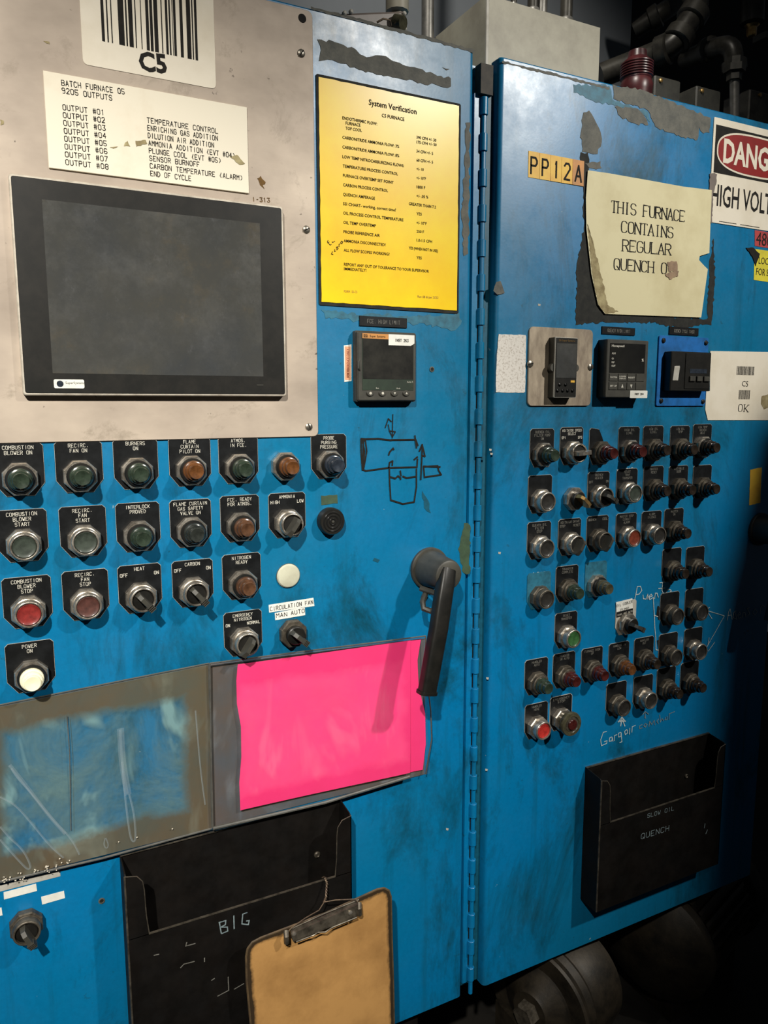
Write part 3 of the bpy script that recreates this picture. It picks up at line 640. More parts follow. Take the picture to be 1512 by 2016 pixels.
def knob_mesh(mat='black'):
    return proto(('knob', mat), lambda: MB().lathe([(.0146, .012), (.0146, .0215), (.0130, .0228), (.0001, .0228)], 28).mesh('knob', M[mat], 30))
def lever_mesh(mat, ridges=True):
    def f():
        # along +x : tip at +.021
        q = MB(); prof = [(-.0125, .0215), (.0175, .0215), (.0192, .028), (.0185, .0355), (.009, .0405), (-.006, .0408), (-.0118, .036)]
        n = len(prof); vs = []
        for s_ in (-1, 1):
            for x, h in prof: vs.append((x, -h, s_*(.0042 if h < .036 else .0030)))
        fs = [list(range(n)), [n+i for i in range(n)][::-1]]+[(i, n+i, n+(i+1) % n, (i+1) % n) for i in range(n)]
        q.add(vs, fs)
        return q.mesh('lever', M[mat], 25)
    return proto(('lever', mat), f)
def ridge_mesh():
    def f():
        q = MB()
        for k in range(4): x = .0075+k*.0030; z_ = .0425-k*.0013; q.box(x, x+.0013, -z_, -.032, -.0048, .0048)
        return q.mesh('grip_ridges', M['bezel_grey'], 0)
    return proto('ridge', f)
def control(px, py, kind, color, text=None, label='', group=None, nut='chrome', ang=-50, sides=None, plate='plate', txt='ink_w', pw=.060, broken=False, name=None, ptop=.047, lever=None, cs=.0047):
    b0 = at(px, py, .006); nm = name or {'lens': 'pilot_light', 'push': 'push_button', 'sel': 'selector_switch'}[kind]
    cat = {'lens': 'indicator', 'push': 'button', 'sel': 'switch'}[kind]
    t_ = thing(nm, (b0.x, 0, b0.z), label, cat, group)
    hb = .0012 if plate else 0
    if plate:
        def f():
            q = MB(); q.prism(plate_shape(pw, ptop, broken=broken), .0003, .0012); return q.mesh('nameplate', M['plateedge'] if plate == 'plate' else M[plate], 0)
        pe = put('nameplate', proto(('plate', pw, ptop, plate, broken), f), t_)
        if plate == 'plate':
            def f2():
                q = MB(); s_ = (pw-.0007)/pw; q.poly([(x*s_, (z_-.012)*.990+.012) for x, z_ in plate_shape(pw, ptop, broken=broken)], .0014); return q.mesh('nameplate_face', M['plate'], 0)
            put('nameplate_face', proto(('face', pw, ptop, broken), f2), pe)
        if text or sides:
            q = MB(); zz = ptop-.0062; p_ = cs*1.45
            for ln in (text or []):
                w_ = min(cs*.58*(1.5*(len(ln)-1)+1)*.92, pw*.88)
                stroke_text(q, ln, 0, zz, cs, .0017, wd=.0006, width=w_ if len(ln) > 1 else None); zz -= p_
            if sides:
                for s_, sx in zip(sides, (-1, 1)):
                    w_ = min(cs*.58*(1.5*(len(s_)-1)+1)*.92, .024)
                    stroke_text(q, s_, sx*(pw/2-.0035), zz-.001, cs, .0017, wd=.0007, width=w_, align='l' if sx < 0 else 'r')
            o = put('lettering', q.mesh('lettering', M[txt], 0), pe)
    put('nut', nut_mesh(nut), t_)
    if kind == 'lens':
        put('collar', collar_mesh('black' if nut == 'chrome' else nut), t_); o = put('lens', lens_mesh(color), t_)
    elif kind == 'push':
        put('bezel', bezel_mesh(nut), t_); put('cap', cap_mesh(color), t_)
    else:
        if color != 'bare': put('bezel', bezel_mesh(nut), t_)
        kb = put('knob', knob_mesh('black'), t_)
        lv = put('lever', lever_mesh(lever or 'bezel_grey'), kb); lv.rotation_euler = (0, -R(ang), 0)
        if not lever:
            rg = put('grip_ridges', ridge_mesh(), kb); rg.rotation_euler = (0, -R(ang), 0)
    return t_
GL, GR = 'controls on the left door', 'controls on the right door'
def L(px, py, kind, col, text, label, **k): return control(px, py, kind, col, text, label, GL, **k)
L(39.5, 943, 'lens', 'l_green', ['COMBUSTION', 'BLOWER ON'], 'dark green pilot light on black plate reading COMBUSTION BLOWER ON')
L(158, 937, 'lens', 'l_green', ['RECIRC.', 'FAN ON'], 'dark green pilot light on black plate reading RECIRC. FAN ON')
L(270, 931, 'lens', 'l_green', ['BURNERS', 'ON'], 'dark green pilot light on black plate reading BURNERS ON')
L(376.5, 926, 'lens', 'l_amber', ['FLAME', 'CURTAIN', 'PILOT ON'], 'amber pilot light on black plate reading FLAME CURTAIN PILOT ON')
L(472, 922, 'lens', 'l_green', ['ATMOS.', 'IN FCE.'], 'dark green pilot light on black plate reading ATMOS. IN FCE.')
L(562, 918, 'lens', 'l_amber', None, 'amber pilot light with no plate behind it', plate=None)
L(650, 914, 'lens', 'l_slate', ['PROBE', 'PURGING', 'PRESSURE'], 'slate pilot light on black plate reading PROBE PURGING PRESSURE')
L(47, 1073, 'push', 'c_green', ['COMBUSTION', 'BLOWER', 'START'], 'chrome ringed green push button under COMBUSTION BLOWER START')
L(166, 1064, 'push', 'c_green', ['RECIRC.', 'FAN', 'START'], 'chrome ringed green push button under RECIRC. FAN START')
L(274.5, 1055, 'lens', 'l_green', ['INTERLOCK', 'PROVED'], 'dark green pilot light on black plate reading INTERLOCK PROVED')
L(378, 1047, 'lens', 'l_grey', ['FLAME CURTAIN', 'GAS SAFETY', 'VALVE ON'], 'grey pilot light on black plate reading GAS SAFETY VALVE ON')
L(475, 1037, 'lens', 'l_brown', ['FCE. READY', 'FOR ATMOS.'], 'brown pilot light on black plate reading FCE. READY FOR ATMOS.')
L(568, 1030, 'sel', 'c_black', ['AMMONIA'], 'selector switch AMMONIA, turned to lower left, HIGH and LOW', sides=('HIGH', 'LOW'), ang=-125, lever='bezel_grey')
L(56, 1204, 'push', 'c_red', ['COMBUSTION', 'BLOWER', 'STOP'], 'red push button under COMBUSTION BLOWER STOP')
L(171, 1189, 'push', 'c_maroon', ['RECIRC.', 'FAN', 'STOP'], 'maroon push button under RECIRC. FAN STOP')
L(278, 1176, 'sel', 'c_black', ['HEAT'], 'selector switch HEAT with OFF and ON', sides=('OFF', 'ON'))
L(382, 1165, 'sel', 'c_black', ['CARBON'], 'selector switch CARBON with OFF and ON', sides=('OFF', 'ON'))
L(478.5, 1151, 'lens', 'l_brown', ['NITROGEN', 'READY'], 'brown pilot light on black plate reading NITROGEN READY')
L(62, 1331, 'lens', 'l_lit', ['POWER', 'ON'], 'lit cream pilot light on black plate reading POWER ON')
L(481, 1263, 'sel', 'c_black', ['EMERGENCY', 'NITROGEN'], 'selector switch EMERGENCY NITROGEN, turned to lower left', sides=('ON', 'NORMAL'), ang=-125, lever='bezel_grey', cs=.0044)
L(577, 1247, 'sel', 'bare', None, 'selector switch below the white CIRCULATION FAN labels', plate=None, nut='chrome_dark', ang=-42)
L(52, 1822, 'sel', 'c_black', None, 'dark selector switch at lower left among blank white labels', plate=None, nut='chrome_dark', ang=-65)
def Rr(px, py, kind, col, text, label, **k):
    k.setdefault('pw', .055); k.setdefault('cs', .0042); return control(px, py, kind, col, text, label, GR, **k)
Rr(1070, 895, 'lens', 'l_green', ['QUENCH OIL', 'FILTER PUMP', 'ON'], 'green pilot light on plate QUENCH OIL FILTER PUMP ON', txt='ink_wd')
Rr(1128, 891, 'sel', 'c_black', ['AGITATOR SPEED', 'SELECT'], 'selector switch under AGITATOR SPEED SELECT, turned to the right', sides=('SP1', 'SP3'), ang=5, lever='chrome')
Rr(1184.5, 891, 'lens', 'l_red', None, 'red pilot light on a broken nameplate, right door top row', broken=True, nut='chrome_dark')
Rr(1241, 888, 'lens', 'l_red', ['HIGH OIL', 'LEVEL'], 'dull red pilot light, fourth in top row of right door', txt='ink_wd')
Rr(1288.5, 885, 'lens', 'l_dark', ['LOW OIL', 'LEVEL'], 'sooty pilot light, fifth in top row of right door', nut='chrome_dark', txt='ink_wd')
Rr(1341, 884, 'lens', 'l_dark', ['LOW OIL', 'TEMP'], 'sooty pilot light, sixth in top row of right door', nut='chrome_dark', txt='ink_wd')
Rr(1385, 880, 'lens', 'l_dark', ['LOW TEMP', 'QUENCH', 'HEAT'], 'sooty pilot light with shiny nut, last in top row of right door', txt='ink_wd')
Rr(1066, 986, 'push', 'c_black', None, 'black push button on a blank black plate, second row right door')
Rr(1130, 982, 'sel', 'bare', None, 'selector switch with a bare brass lever and no plate', plate=None, ang=-40, lever='brass')
Rr(1181, 977, 'sel', 'c_black', ['QUENCH', 'HEATER'], 'selector switch under QUENCH HEATER', sides=('OFF', 'ON'), txt='ink_wd', ang=-30)
Rr(1237, 970, 'push', 'c_green', ['START', 'TRAY', 'TRANSFER'], 'green push button under the handwritten word UNLOAD', txt='ink_wd')
Rr(1289, 964, 'lens', 'l_dark', ['MASTER', 'RESET'], 'sooty pilot light right of the UNLOAD button', nut='chrome_dark', txt='ink_wd')
Rr(1338, 962, 'lens', 'l_dark', ['VESTIBULE', 'DOOR'], 'sooty pilot light, second to last in second row', nut='chrome_dark', txt='ink_wd')
Rr(1385, 960, 'lens', 'l_dark', None, 'sooty pilot light, last in second row of right door', nut='chrome_dark')
Rr(1064, 1077, 'push', 'c_black', ['QUENCH OIL', 'FILTER', 'STOP'], 'black push button under QUENCH OIL FILTER STOP', txt='ink_wd')
Rr(1124, 1070, 'sel', 'c_black', ['AGITATOR DRIVE'], 'selector switch under AGITATOR DRIVE', sides=('STOP', 'RESET'), ang=-120, lever='bezel_grey', txt='ink_wd')
Rr(1179, 1063, 'sel', 'c_black', None, 'selector switch with QUENCH and COOL on its plate', sides=('QUENCH', 'COOL'), ang=-120, lever='bezel_grey', txt='ink_wd', nut='chrome_dark')
Rr(1235.5, 1057, 'push', 'c_orange', ['MASTER STOP', 'COMMIT', 'ALARM'], 'orange red push button in third row of right door', txt='ink_wd')
Rr(1285, 1052, 'push', 'c_black', ['ALARM', 'SILENCE'], 'black push button right of the orange red one', txt='ink_wd')
Rr(1329, 1046, 'lens', 'l_dark', ['MASTER', 'ON'], 'sooty pilot light ending the third row of right door', nut='chrome_dark', txt='ink_wd')
Rr(1064, 1176, 'push', 'c_black', None, 'black push button under the handwritten word LOAD', nut='chrome_dark', plate='teal')
Rr(1119, 1162, 'lens', 'l_green', ['TRANSFER', 'COMPLETE'], 'green pilot light on plate COMPLETE beside the LOAD button', nut='chrome_dark', txt='ink_wd')
Rr(1176, 1153, 'lens', 'l_olive', None, 'olive pilot light with bright nut on a bluish bare plate', plate='teal')
Rr(1325, 1124, 'lens', 'l_dark', None, 'sooty pilot light above the word Puerta, left one', nut='chrome_dark')
Rr(1371, 1120, 'lens', 'l_dark', None, 'sooty pilot light upper right above the Acensor word', nut='chrome_dark')
Rr(1117, 1253, 'push', 'c_brightgreen', ['RESET', 'TRANSFER'], 'green push button on plate reading RESET', txt='ink_wd')
Rr(1235, 1228, 'sel', 'bare', None, 'selector switch on white OIL COOLER PUMP plate', plate='plateedge', ang=-28)
Rr(1321, 1210, 'push', 'c_black', None, 'black push button at the upper end of the Puerta line', nut='chrome_dark')
Rr(1369, 1202, 'push', 'c_black', None, 'black push button at upper tip of the Acensor arrow', nut='chrome_dark')
Rr(1058.5, 1345, 'lens', 'l_green', ['HANDLER', 'AUTO'], 'green pilot light on plate HANDLER, sixth row first', nut='chrome_dark', txt='ink_wd')
Rr(1113, 1332, 'lens', 'l_red', ['HANDLER', 'IN AUTO'], 'red pilot light, second in the long diagonal sixth row', nut='chrome_dark', txt='ink_wd')
Rr(1168, 1321, 'lens', 'l_red', ['FURNACE DOOR', 'UP'], 'red pilot light, third in the long diagonal sixth row', nut='chrome_dark', txt='ink_wd')
Rr(1221, 1310, 'lens', 'l_amber', ['HANDLER IN', 'LOW'], 'amber pilot light, fourth in the long diagonal sixth row', nut='chrome_dark', txt='ink_wd')
Rr(1270, 1299, 'lens', 'l_dark', ['HANDLER', 'OUT'], 'sooty pilot light, fifth in the long diagonal sixth row', nut='chrome_dark', txt='ink_wd')
Rr(1318, 1290, 'push', 'c_black', None, 'black push button at the lower end of the Puerta line', nut='chrome_dark')
Rr(1367, 1279, 'push', 'c_black', None, 'black push button with bright ring at lower Acensor arrow tip')
Rr(1058.5, 1432, 'push', 'c_brightred', ['HANDLER', 'HOME'], 'bright red push button on plate HANDLER HOME', txt='ink_wd')
Rr(1216, 1388, 'push', 'c_black', None, 'black push button above the Cargar arrow', nut='chrome_dark')
Rr(1268.5, 1374, 'push', 'c_black', None, 'black push button with shiny ring, bottom row of right door')
Rr(1314, 1357, 'lens', 'l_dark', None, 'sooty pilot light, second from the right in bottom row', nut='chrome_dark')
Rr(1360, 1345, 'lens', 'l_dark', None, 'sooty pilot light, rightmost in bottom row', nut='chrome_dark')
# emergency stop with a wide ring
b0 = at(1107, 1416, .006); es = thing('emergency_stop_button', (b0.x, 0, b0.z), 'emergency stop push button with wide olive ring and dark red centre', 'button', GR)
q = MB(); q.prism(plate_shape(.055), .0003, .0012); pe = put('nameplate', q.mesh('nameplate', M['plateedge'], 0), es)
q = MB(); q.poly([(x*.97, (z_-.012)*.978+.012) for x, z_ in plate_shape(.055)], .0014); put('nameplate_face', q.mesh('nameplate_face', M['plate'], 0), pe)
q = MB(); stroke_text(q, 'EMERGENCY', 0, .041, .0042, .0017, wd=.0007, width=.040); stroke_text(q, 'STOP', 0, .035, .0042, .0017, wd=.0007, width=.018); put('lettering', q.mesh('lettering', M['ink_wd'], 0), pe)
put('nut', nut_mesh('chrome'), es)
q = MB(); q.lathe([(.0150, .009), (.0150, .022), (.0225, .024), (.0240, .027), (.0240, .032), (.0225, .0345), (.0165, .0350), (.0150, .0335)], 36); put('mushroom_ring', q.mesh('mushroom_ring', M['l_olive'], 30), es)
q = MB(); q.lathe([(.0148, .030), (.0148, .0345), (.012, .0350)], 28); put('inner_ring', q.mesh('inner_ring', M['chrome_dark'], 30), es)
q = MB(); q.lathe([(.0105, .034), (.0105, .0365), (.0095, .0375), (.0001, .0368)], 28); put('cap', q.mesh('cap', M['l_red'], 30), es)
# buzzer
b0 = at(652, 1026, .008); bz = thing('buzzer', (b0.x, 0, b0.z), 'round black buzzer with ring grooves', 'buzzer')
q = MB(); q.lathe([(.0215, .0003), (.0215, .012), (.0200, .0150), (.0185, .0150)], 36); put('body', q.mesh('body', M['black'], 30), bz)
q = MB()
for r in (.0165, .0115, .0062): q.lathe([(r, .010), (r, .0155), (r-.0012, .0162), (r-.0030, .0155), (r-.0032, .010)], 32)
q.lathe([(.0185, .009), (.0185, .0125), (.0001, .0125)], 32); put('grille_rings', q.mesh('grille_rings', M['black_gloss'], 30), bz)
q = MB(); q.lathe([(.0022, .012), (.0022, .0165), (.0001, .017)], 12); put('centre_pin', q.mesh('centre_pin', M['bezel_grey'], 30), bz)
def sticker(name, pts, mat, label, cat='label', h=.0006, rough=0, lines=None, ch=.005, inkm='ink_k', group=None, h0=.0001, fn=font_text, seed=2, **kw):
    c_ = at(sum(p[0] for p in pts)/len(pts), sum(p[1] for p in pts)/len(pts), h)
    t_ = thing(name, (c_.x, 0, c_.z), label, cat, group)
    P = pxz(pts, h); P = rough_edge(P, rough, .006, seed) if rough else P
    q = MB(t_.location); q.prism(P, h0, h); q.build('backing', M[mat], t_, 0)
    if lines:
        q = MB(t_.location)
        for s_, p0, p1, ch_ in lines: span(q, s_, p0, p1, ch_, h+.0003, fn, **kw)
        q.build('lettering', M[inkm], t_, 0)
    return t_
sticker('green_tape', [(632, 976), (664, 974), (665, 991), (633, 994)], 'greentape', 'small olive green tape above the buzzer', 'tape', rough=.0008)
b0 = at(568.5, 1134, .003); bl = thing('blanking_plug', (b0.x, 0, b0.z), 'round off-white blanking plug on the left door', 'plug')
q = MB(); q.lathe([(.0188, .0002), (.0188, .0022), (.0172, .0040), (.0150, .0046), (.0001, .0048)], 40); put('cap', q.mesh('cap', M['blank'], 30), bl)
q = MB(); q.lathe([(.0196, .0001), (.0196, .0008), (.0188, .0009)], 40); put('rim_seal', q.mesh('rim_seal', M['greyfilm'], 30), bl)
sticker('tape_label', [(529, 1191), (617, 1177), (619, 1193), (530, 1206)], 'whitelabel', 'white tape label reading CIRCULATION FAN', lines=[('CIRCULATION FAN', (532, 1199), (616, 1185), .0062)], fn=stroke_text)
sticker('tape_label', [(541, 1207), (600, 1195), (601, 1211), (542, 1221)], 'whitelabel', 'white tape label reading MAN AUTO', lines=[('MAN', (544, 1212), (565, 1209), .0062), ('AUTO', (573, 1207), (599, 1202), .0062)], fn=stroke_text)
sticker('blank_tape_label', [(7, 1757), (71, 1740), (73, 1754), (8, 1771)], 'whitelabel', 'blank white label above the lower left switch, wider one', group='blank white labels at lower left')
sticker('blank_tape_label', [(81, 1766), (126, 1754), (128, 1768), (83, 1781)], 'whitelabel', 'blank white label right of the lower left switch, narrower one', group='blank white labels at lower left')
sticker('blank_tape_label', [(-14, 1790), (3, 1787), (5, 1802), (-14, 1806)], 'whitelabel', 'blank white label cut off at the left edge of the photo', group='blank white labels at lower left')
sticker('label_strip', [(-10, 1746), (118, 1713), (119, 1725), (-10, 1758)], 'plateedge', 'long pale strip under the clear sleeve at lower left', 'label')
sticker('tape_plate', [(1213, 1186), (1245, 1178), (1246, 1197), (1214, 1205)], 'whitelabel', 'white plate top reading OIL COOLER PUMP', h=.0022, h0=.0013, lines=[('OIL COOLER', (1214, 1193), (1245, 1184), .0048), ('PUMP', (1222, 1201), (1238, 1197), .0048)], fn=stroke_text)
sticker('tape_plate', [(1214, 1206), (1246, 1198), (1246, 1208), (1214, 1216)], 'plate', 'black strip with HAND OFF AUTO over the cooler pump switch', h=.0020, h0=.0013, lines=[('HAND', (1216, 1211), (1224, 1209), .0034), ('OFF', (1228, 1208), (1234, 1206), .0034), ('AUTO', (1237, 1205), (1245, 1203), .0034)], inkm='ink_w', fn=stroke_text)

# ------------------------------------------------------------------ rotary door handles
def handle(cx, cz, pth, lab):
    t_ = thing('rotary_handle', (cx, 0, cz), lab, 'handle')
    q = MB(t_.location); q.lathe([(.0365, .0003), (.0365, .005), (.0350, .0068), (.0335, .0070)], 44, (cx, cz)); q.build('base_ring', M['bezel_grey'], t_)
    q = MB(t_.location); q.lathe([(.0325, .006), (.0310, .012), (.0275, .045), (.0262, .060), (.0245, .0645), (.0215, .0662), (.0001, .0665)], 44, (cx, cz)); q.build('hub', M['bezel_grey'], t_)
    q = MB(t_.location); n_ = len(pth)
    ws = [.0135, .0145, .0150, .0150, .0150, .0148, .0145]
    q.tube(pth, .012, 16, sect=lambda i: (.0115, ws[min(i, 6)])); q.build('lever', M['black'], t_)
    return t_
hc = at(846, 1119, .003)
pth = [at(880, 1122, .060), at(877, 1146, .068), at(871, 1185, .074), at(864, 1235, .078), at(855, 1283, .080), at(848, 1322, .080), at(841, 1360, .079)]
hd = handle(hc.x, hc.z, pth, 'large dark grey rotary handle on the left door, lever down over the pink sheet')
q = MB(hd.location); e0 = at(841, 1360, .079); e1 = at(840, 1366, .079); q.tube([e0, e1], .012, 16, sect=lambda i: (.0128, .0165)); q.build('end_cap', M['black'], hd)
# padlock tab: a small loop
q = MB(hd.location); tb = [at(838, 1168, .030), at(832, 1185, .040), at(834, 1198, .046), at(848, 1203, .052), at(856, 1200, .058)]; q.tube(tb, .0052, 8); q.tube([at(828, 1158, .024), at(842, 1163, .035), at(858, 1168, .052)], .005, 8); q.build('padlock_tab', M['bezel_grey'], hd)
rc = at(1497, 1042, .003)
dx = rc.x-hc.x
pth2 = [p+Vector((dx, 0, rc.z-hc.z)) for p in pth]
h2 = handle(rc.x, rc.z, pth2, 'dark rotary handle at the right edge, mostly in shadow')
sticker('yellow_tag', [(1477, 925), (1500, 920), (1497, 990), (1475, 995)], 'yellow2', 'small worn yellow tag near the right edge of the right door', 'tag', rough=.0006)

# ------------------------------------------------------------------ instruments
def dark_plate(pts, label, s_=None, h=.0022):
    x0, x1, z0, z1 = quad_of(pts, h); t_ = thing('nameplate', ((x0+x1)/2, 0, z0), label, 'label')
    q = MB(t_.location); q.prism([(x0, z0), (x1, z0), (x1, z1), (x0, z1)], .0003, h, .0003); q.build('plate', M['plate'], t_)
    if s_: q = MB(t_.location); stroke_text(q, s_, (x0+x1)/2, (z0+z1)/2, .0058, h+.0002, wd=.0007, width=(x1-x0)*.68); q.build('lettering', M['ink_wd'], t_, 0)
    return t_
dark_plate([(708, 621), (802, 627), (801, 645), (708, 642)], 'grimy black nameplate above the left controller', 'FCE. HIGH LIMIT')
dark_plate([(1185, 642), (1251, 646), (1250, 660), (1186, 658)], 'black nameplate reading QUENCH HIGH LIMIT', 'QUENCH HIGH LIMIT')
dark_plate([(1318, 642), (1376, 647), (1375, 661), (1318, 659)], 'black nameplate above the bright blue plate', 'QUENCH CYCLE TIMER')
# left controller: coordinates by crop (670,620) scale 8.4
def c8(x, y): return (670+x/8.4, 620+y/8.4)
HF = .016
x0, x1, z0, z1 = quad_of([c8(285, 268), c8(1258, 300), c8(1258, 1425), c8(290, 1425)], HF)
lc = thing('process_controller', ((x0+x1)/2, 0, z0), 'square dark grey controller with blank display on the left door', 'controller')
q = MB(lc.location); q.prism(rrect(x0-.001, x1+.001, z0-.001, z1+.001, .002), .0003, .010); q.build('housing', M['bezel_grey'], lc)
q = MB(lc.location); q.prism(rrect(x0, x1, z0, z1, .003), .0095, HF, .002); q.build('bezel', M['bezel_grey'], lc)
u0, u1, w0, w1 = quad_of([c8(355, 310), c8(1212, 330), c8(1205, 1245), c8(368, 1245)], HF)
q = MB(lc.location); q.prism([(u0, w0), (u1, w0), (u1, w1), (u0, w1)], HF-.001, HF+.0006); fp = q.build('face_panel', M['scr_green'], lc)
zz = w0+(w1-w0)*.20; zt_ = w1-(w1-w0)*.09
q = MB(lc.location); q.prism([(u0+.001, zz), (u1-.001, zz), (u1-.001, zt_), (u0+.001, zt_)], HF, HF+.0010); q.build('display', M['scr'], fp)
q = MB(lc.location); q.prism([(u0, zt_), (u0+(u1-u0)*.5, zt_), (u0+(u1-u0)*.5, w1), (u0, w1)], HF, HF+.0011); q.build('maker_strip', M['orange'], fp)['label'] = 'orange strip'
q = MB(lc.location); font_text(q, 'SSi', u0+.002, (zt_+w1)/2, .0045, HF+.0014, align='l', bold=.02); font_text(q, 'Super Systems', u0+.013, (zt_+w1)/2, .0032, HF+.0014, align='l', width=.027); q.build('maker_lettering', M['ink_k'], fp, 0)
ax, bx = u0+(u1-u0)*.50, u1+.001
q = MB(lc.location); q.prism([(ax, zt_-.009), (bx-.007, zt_-.009), (bx, zt_-.005), (bx, w1), (ax, w1)], HF+.0006, HF+.0016); stk = q.build('asset_sticker', M['whitelabel'], lc); stk['label'] = 'white sticker INST 263'
q = MB(lc.location); stroke_text(q, 'INST 263', (ax+bx)/2, zt_-.001, .0042, HF+.0019, wd=.0007, width=.024); q.build('sticker_lettering', M['ink_k'], stk, 0)
q = MB(lc.location); font_text(q, 'Series 9', u1-.007, zz-.004, .0022, HF+.0010, width=.011); font_text(q, 'Run', u0+.026, w0+.003, .0022, HF+.0010); font_text(q, 'Mode', u1-.028, w0+.003, .0022, HF+.0010); q.build('small_print', M['ink_w'], fp, 0)
for i, fx in enumerate((490, 692, 890, 1085)):
    c_ = at(*c8(fx, 1295), HF); q = MB(lc.location)
    pts = [(c_.x+.0062*math.cos(2*math.pi*k/20), c_.z+.0048*math.sin(2*math.pi*k/20)) for k in range(20)]
    q.prism(pts, HF-.001, HF+.0022, .0007); kk = q.build('key', M['bezel_grey'], lc)
    q = MB(lc.location)
    if i < 2: q.lathe([(.0022, HF+.0022), (.0022, HF+.0026)], 10, (c_.x, c_.z))
    else: s2 = 1 if i == 3 else -1; q.poly([(c_.x-.002, c_.z-.0015*s2), (c_.x+.002, c_.z-.0015*s2), (c_.x, c_.z+.002*s2)], HF+.0026)
    q.build('symbol', M['ink_w'], kk, 0)
q = MB(lc.location); q.tube([(x0+.006, -HF+.004, (z0+z1)/2+.014), (x0+.001, -HF-.001, (z0+z1)/2+.007), (x0+.001, -HF-.001, (z0+z1)/2-.003), (x0+.006, -HF+.004, (z0+z1)/2-.010)], .0022, 8); q.build('side_latch', M['bezel_grey'], lc)
sticker('reference_sticker', [(677, 680), (692, 678), (692, 750), (678, 752)], 'whitelabel', 'narrow peach sticker FOR REFERENCE ONLY beside the left controller', h=.0006)
x0, x1, z0, z1 = quad_of([(679, 683), (690.5, 681), (690.5, 747), (679.5, 749)], .0009)
st_ = C.objects[-1]; st_ = [o for o in C.objects if o.name.startswith('reference_sticker')][0]
q = MB(st_.location); q.prism([(x0, z0), (x1, z0), (x1, z1), (x0, z1)], .0005, .0009); q.build('peach_field', M['peach'], st_)
q = MB(st_.location); font_text(q, 'FOR REFERENCE ONLY', (x0+x1)/2, (z0+z1)/2, .0042, .0012, width=(z1-z0)*.86, ang=R(90)); q.build('lettering', M['redsign'], st_, 0)
# steel plate with slim controller : crop (1020,620) scale 7.56
def c7(x, y): return (1020+x/7.56, 620+y/7.56)
x0, x1, z0, z1 = quad_of([c7(170, 160), c7(1125, 232), c7(1070, 1365), c7(140, 1345)], .003)
st_ = thing('steel_cover_plate', ((x0+x1)/2, 0, z0), 'rounded worn steel cover plate on the right door holding a slim controller', 'plate')
q = MB(st_.location); q.prism(rrect(x0, x1, z0, z1, .009), .0003, .0035, .0008); q.build('plate', M['steel_dark'], st_)
screw(st_, *c7(178, 728), r=.0065, h0=.0035); screw(st_, *c7(1075, 775), r=.0065, h0=.0035)
HF = .021
x0, x1, z0, z1 = quad_of([c7(560, 325), c7(893, 345), c7(862, 1228), c7(530, 1235)], HF)
sc_ = thing('slim_controller', ((x0+x1)/2, -.0035, z0), 'slim upright black controller on the worn steel plate', 'controller')
q = MB(sc_.location); q.prism(rrect(x0, x1, z0, z1, .001), .0035, HF-.003); q.build('housing', M['bezel_grey'], sc_)
q = MB(sc_.location); q.prism(rrect(x0, x1, z0, z1, .0018), HF-.003, HF, .0006); q.build('bezel', M['plateedge'], sc_)
q = MB(sc_.location); q.prism(rrect(x0+.0011, x1-.0011, z0+.0011, z1-.0011, .001), HF-.001, HF+.0004); fp = q.build('face_panel', M['black'], sc_)
W_, Hh = x1-x0, z1-z0
q = MB(sc_.location); q.prism([(x0+.003, z0+Hh*.33), (x1-.003, z0+Hh*.33), (x1-.003, z1-Hh*.10), (x0+.003, z1-Hh*.10)], HF, HF+.0008); q.build('display', M['hmi'], fp)
q = MB(sc_.location); font_text(q, 'SSi Super Systems', (x0+x1)/2, z1-Hh*.052, .0030, HF+.0008, width=W_*.72); q.build('maker_lettering', M['brass'], fp, 0)
q = MB(sc_.location); q.prism([(x1-W_*.28, z0+Hh*.255), (x1-W_*.10, z0+Hh*.255), (x1-W_*.10, z0+Hh*.29), (x1-W_*.28, z0+Hh*.29)], HF, HF+.0009); q.build('yellow_badge', M['yellow2'], fp)
for fx, fz in ((.24, .22), (.5, .22), (.15, .12), (.38, .12), (.6, .12), (.82, .12)):
    q = MB(sc_.location); q.lathe([(.0027, HF), (.0027, HF+.0022), (.0018, HF+.0030), (.0001, HF+.0031)], 14, (x0+W_*fx, z0+Hh*fz)); q.build('key', M['black_gloss'], sc_)
zc = (z0+z1)/2
for xx in (x0, x1):
    q = MB(sc_.location); q.lathe([(.0070, HF-.012), (.0078, HF-.007), (.0070, HF-.003)], 16, (xx, zc)); q.build('side_latch', M['bezel_grey'], sc_)
# wide black controller : crop (1160,630) scale 5.815
def c6(x, y): return (1160+x/5.815, 630+y/5.815)
HF = .024
x0, x1, z0, z1 = quad_of([c6(210, 215), c6(676, 240), c6(660, 890), c6(182, 885)], HF)
hw = thing('keypad_controller', ((x0+x1)/2, 0, z0), 'black controller with two rows of flat keys on the right door', 'controller')
q = MB(hw.location); q.prism(rrect(x0, x1, z0, z1, .002), .0003, HF-.006); q.build('housing', M['black'], hw)
q = MB(hw.location); q.prism(rrect(x0, x1, z0, z1, .002), HF-.006, HF, .0012); q.build('bezel', M['bezel_grey'], hw)
W_, Hh = x1-x0, z1-z0
q = MB(hw.location); q.prism([(x0+W_*.07, z0+Hh*.43), (x1-W_*.08, z0+Hh*.43), (x1-W_*.08, z1-Hh*.065), (x0+W_*.07, z1-Hh*.065)], HF-.0005, HF+.0006); fp = q.build('display', M['black_gloss'], hw)
q = MB(hw.location); font_text(q, 'Honeywell', x0+W_*.10, z1-Hh*.11, .0040, HF+.0010, align='l', width=W_*.30, bold=.02)
for s_, fz in (('ALM', .76), ('OI', .67), ('RSP', .605), ('OUT', .545)): font_text(q, s_, x0+W_*.11, z0+Hh*fz, .0032, HF+.0010, align='l', bold=.02)
font_text(q, '%', x1-W_*.14, z0+Hh*.66, .0050, HF+.0010, bold=.03); q.build('display_lettering', M['ink_w'], fp, 0)
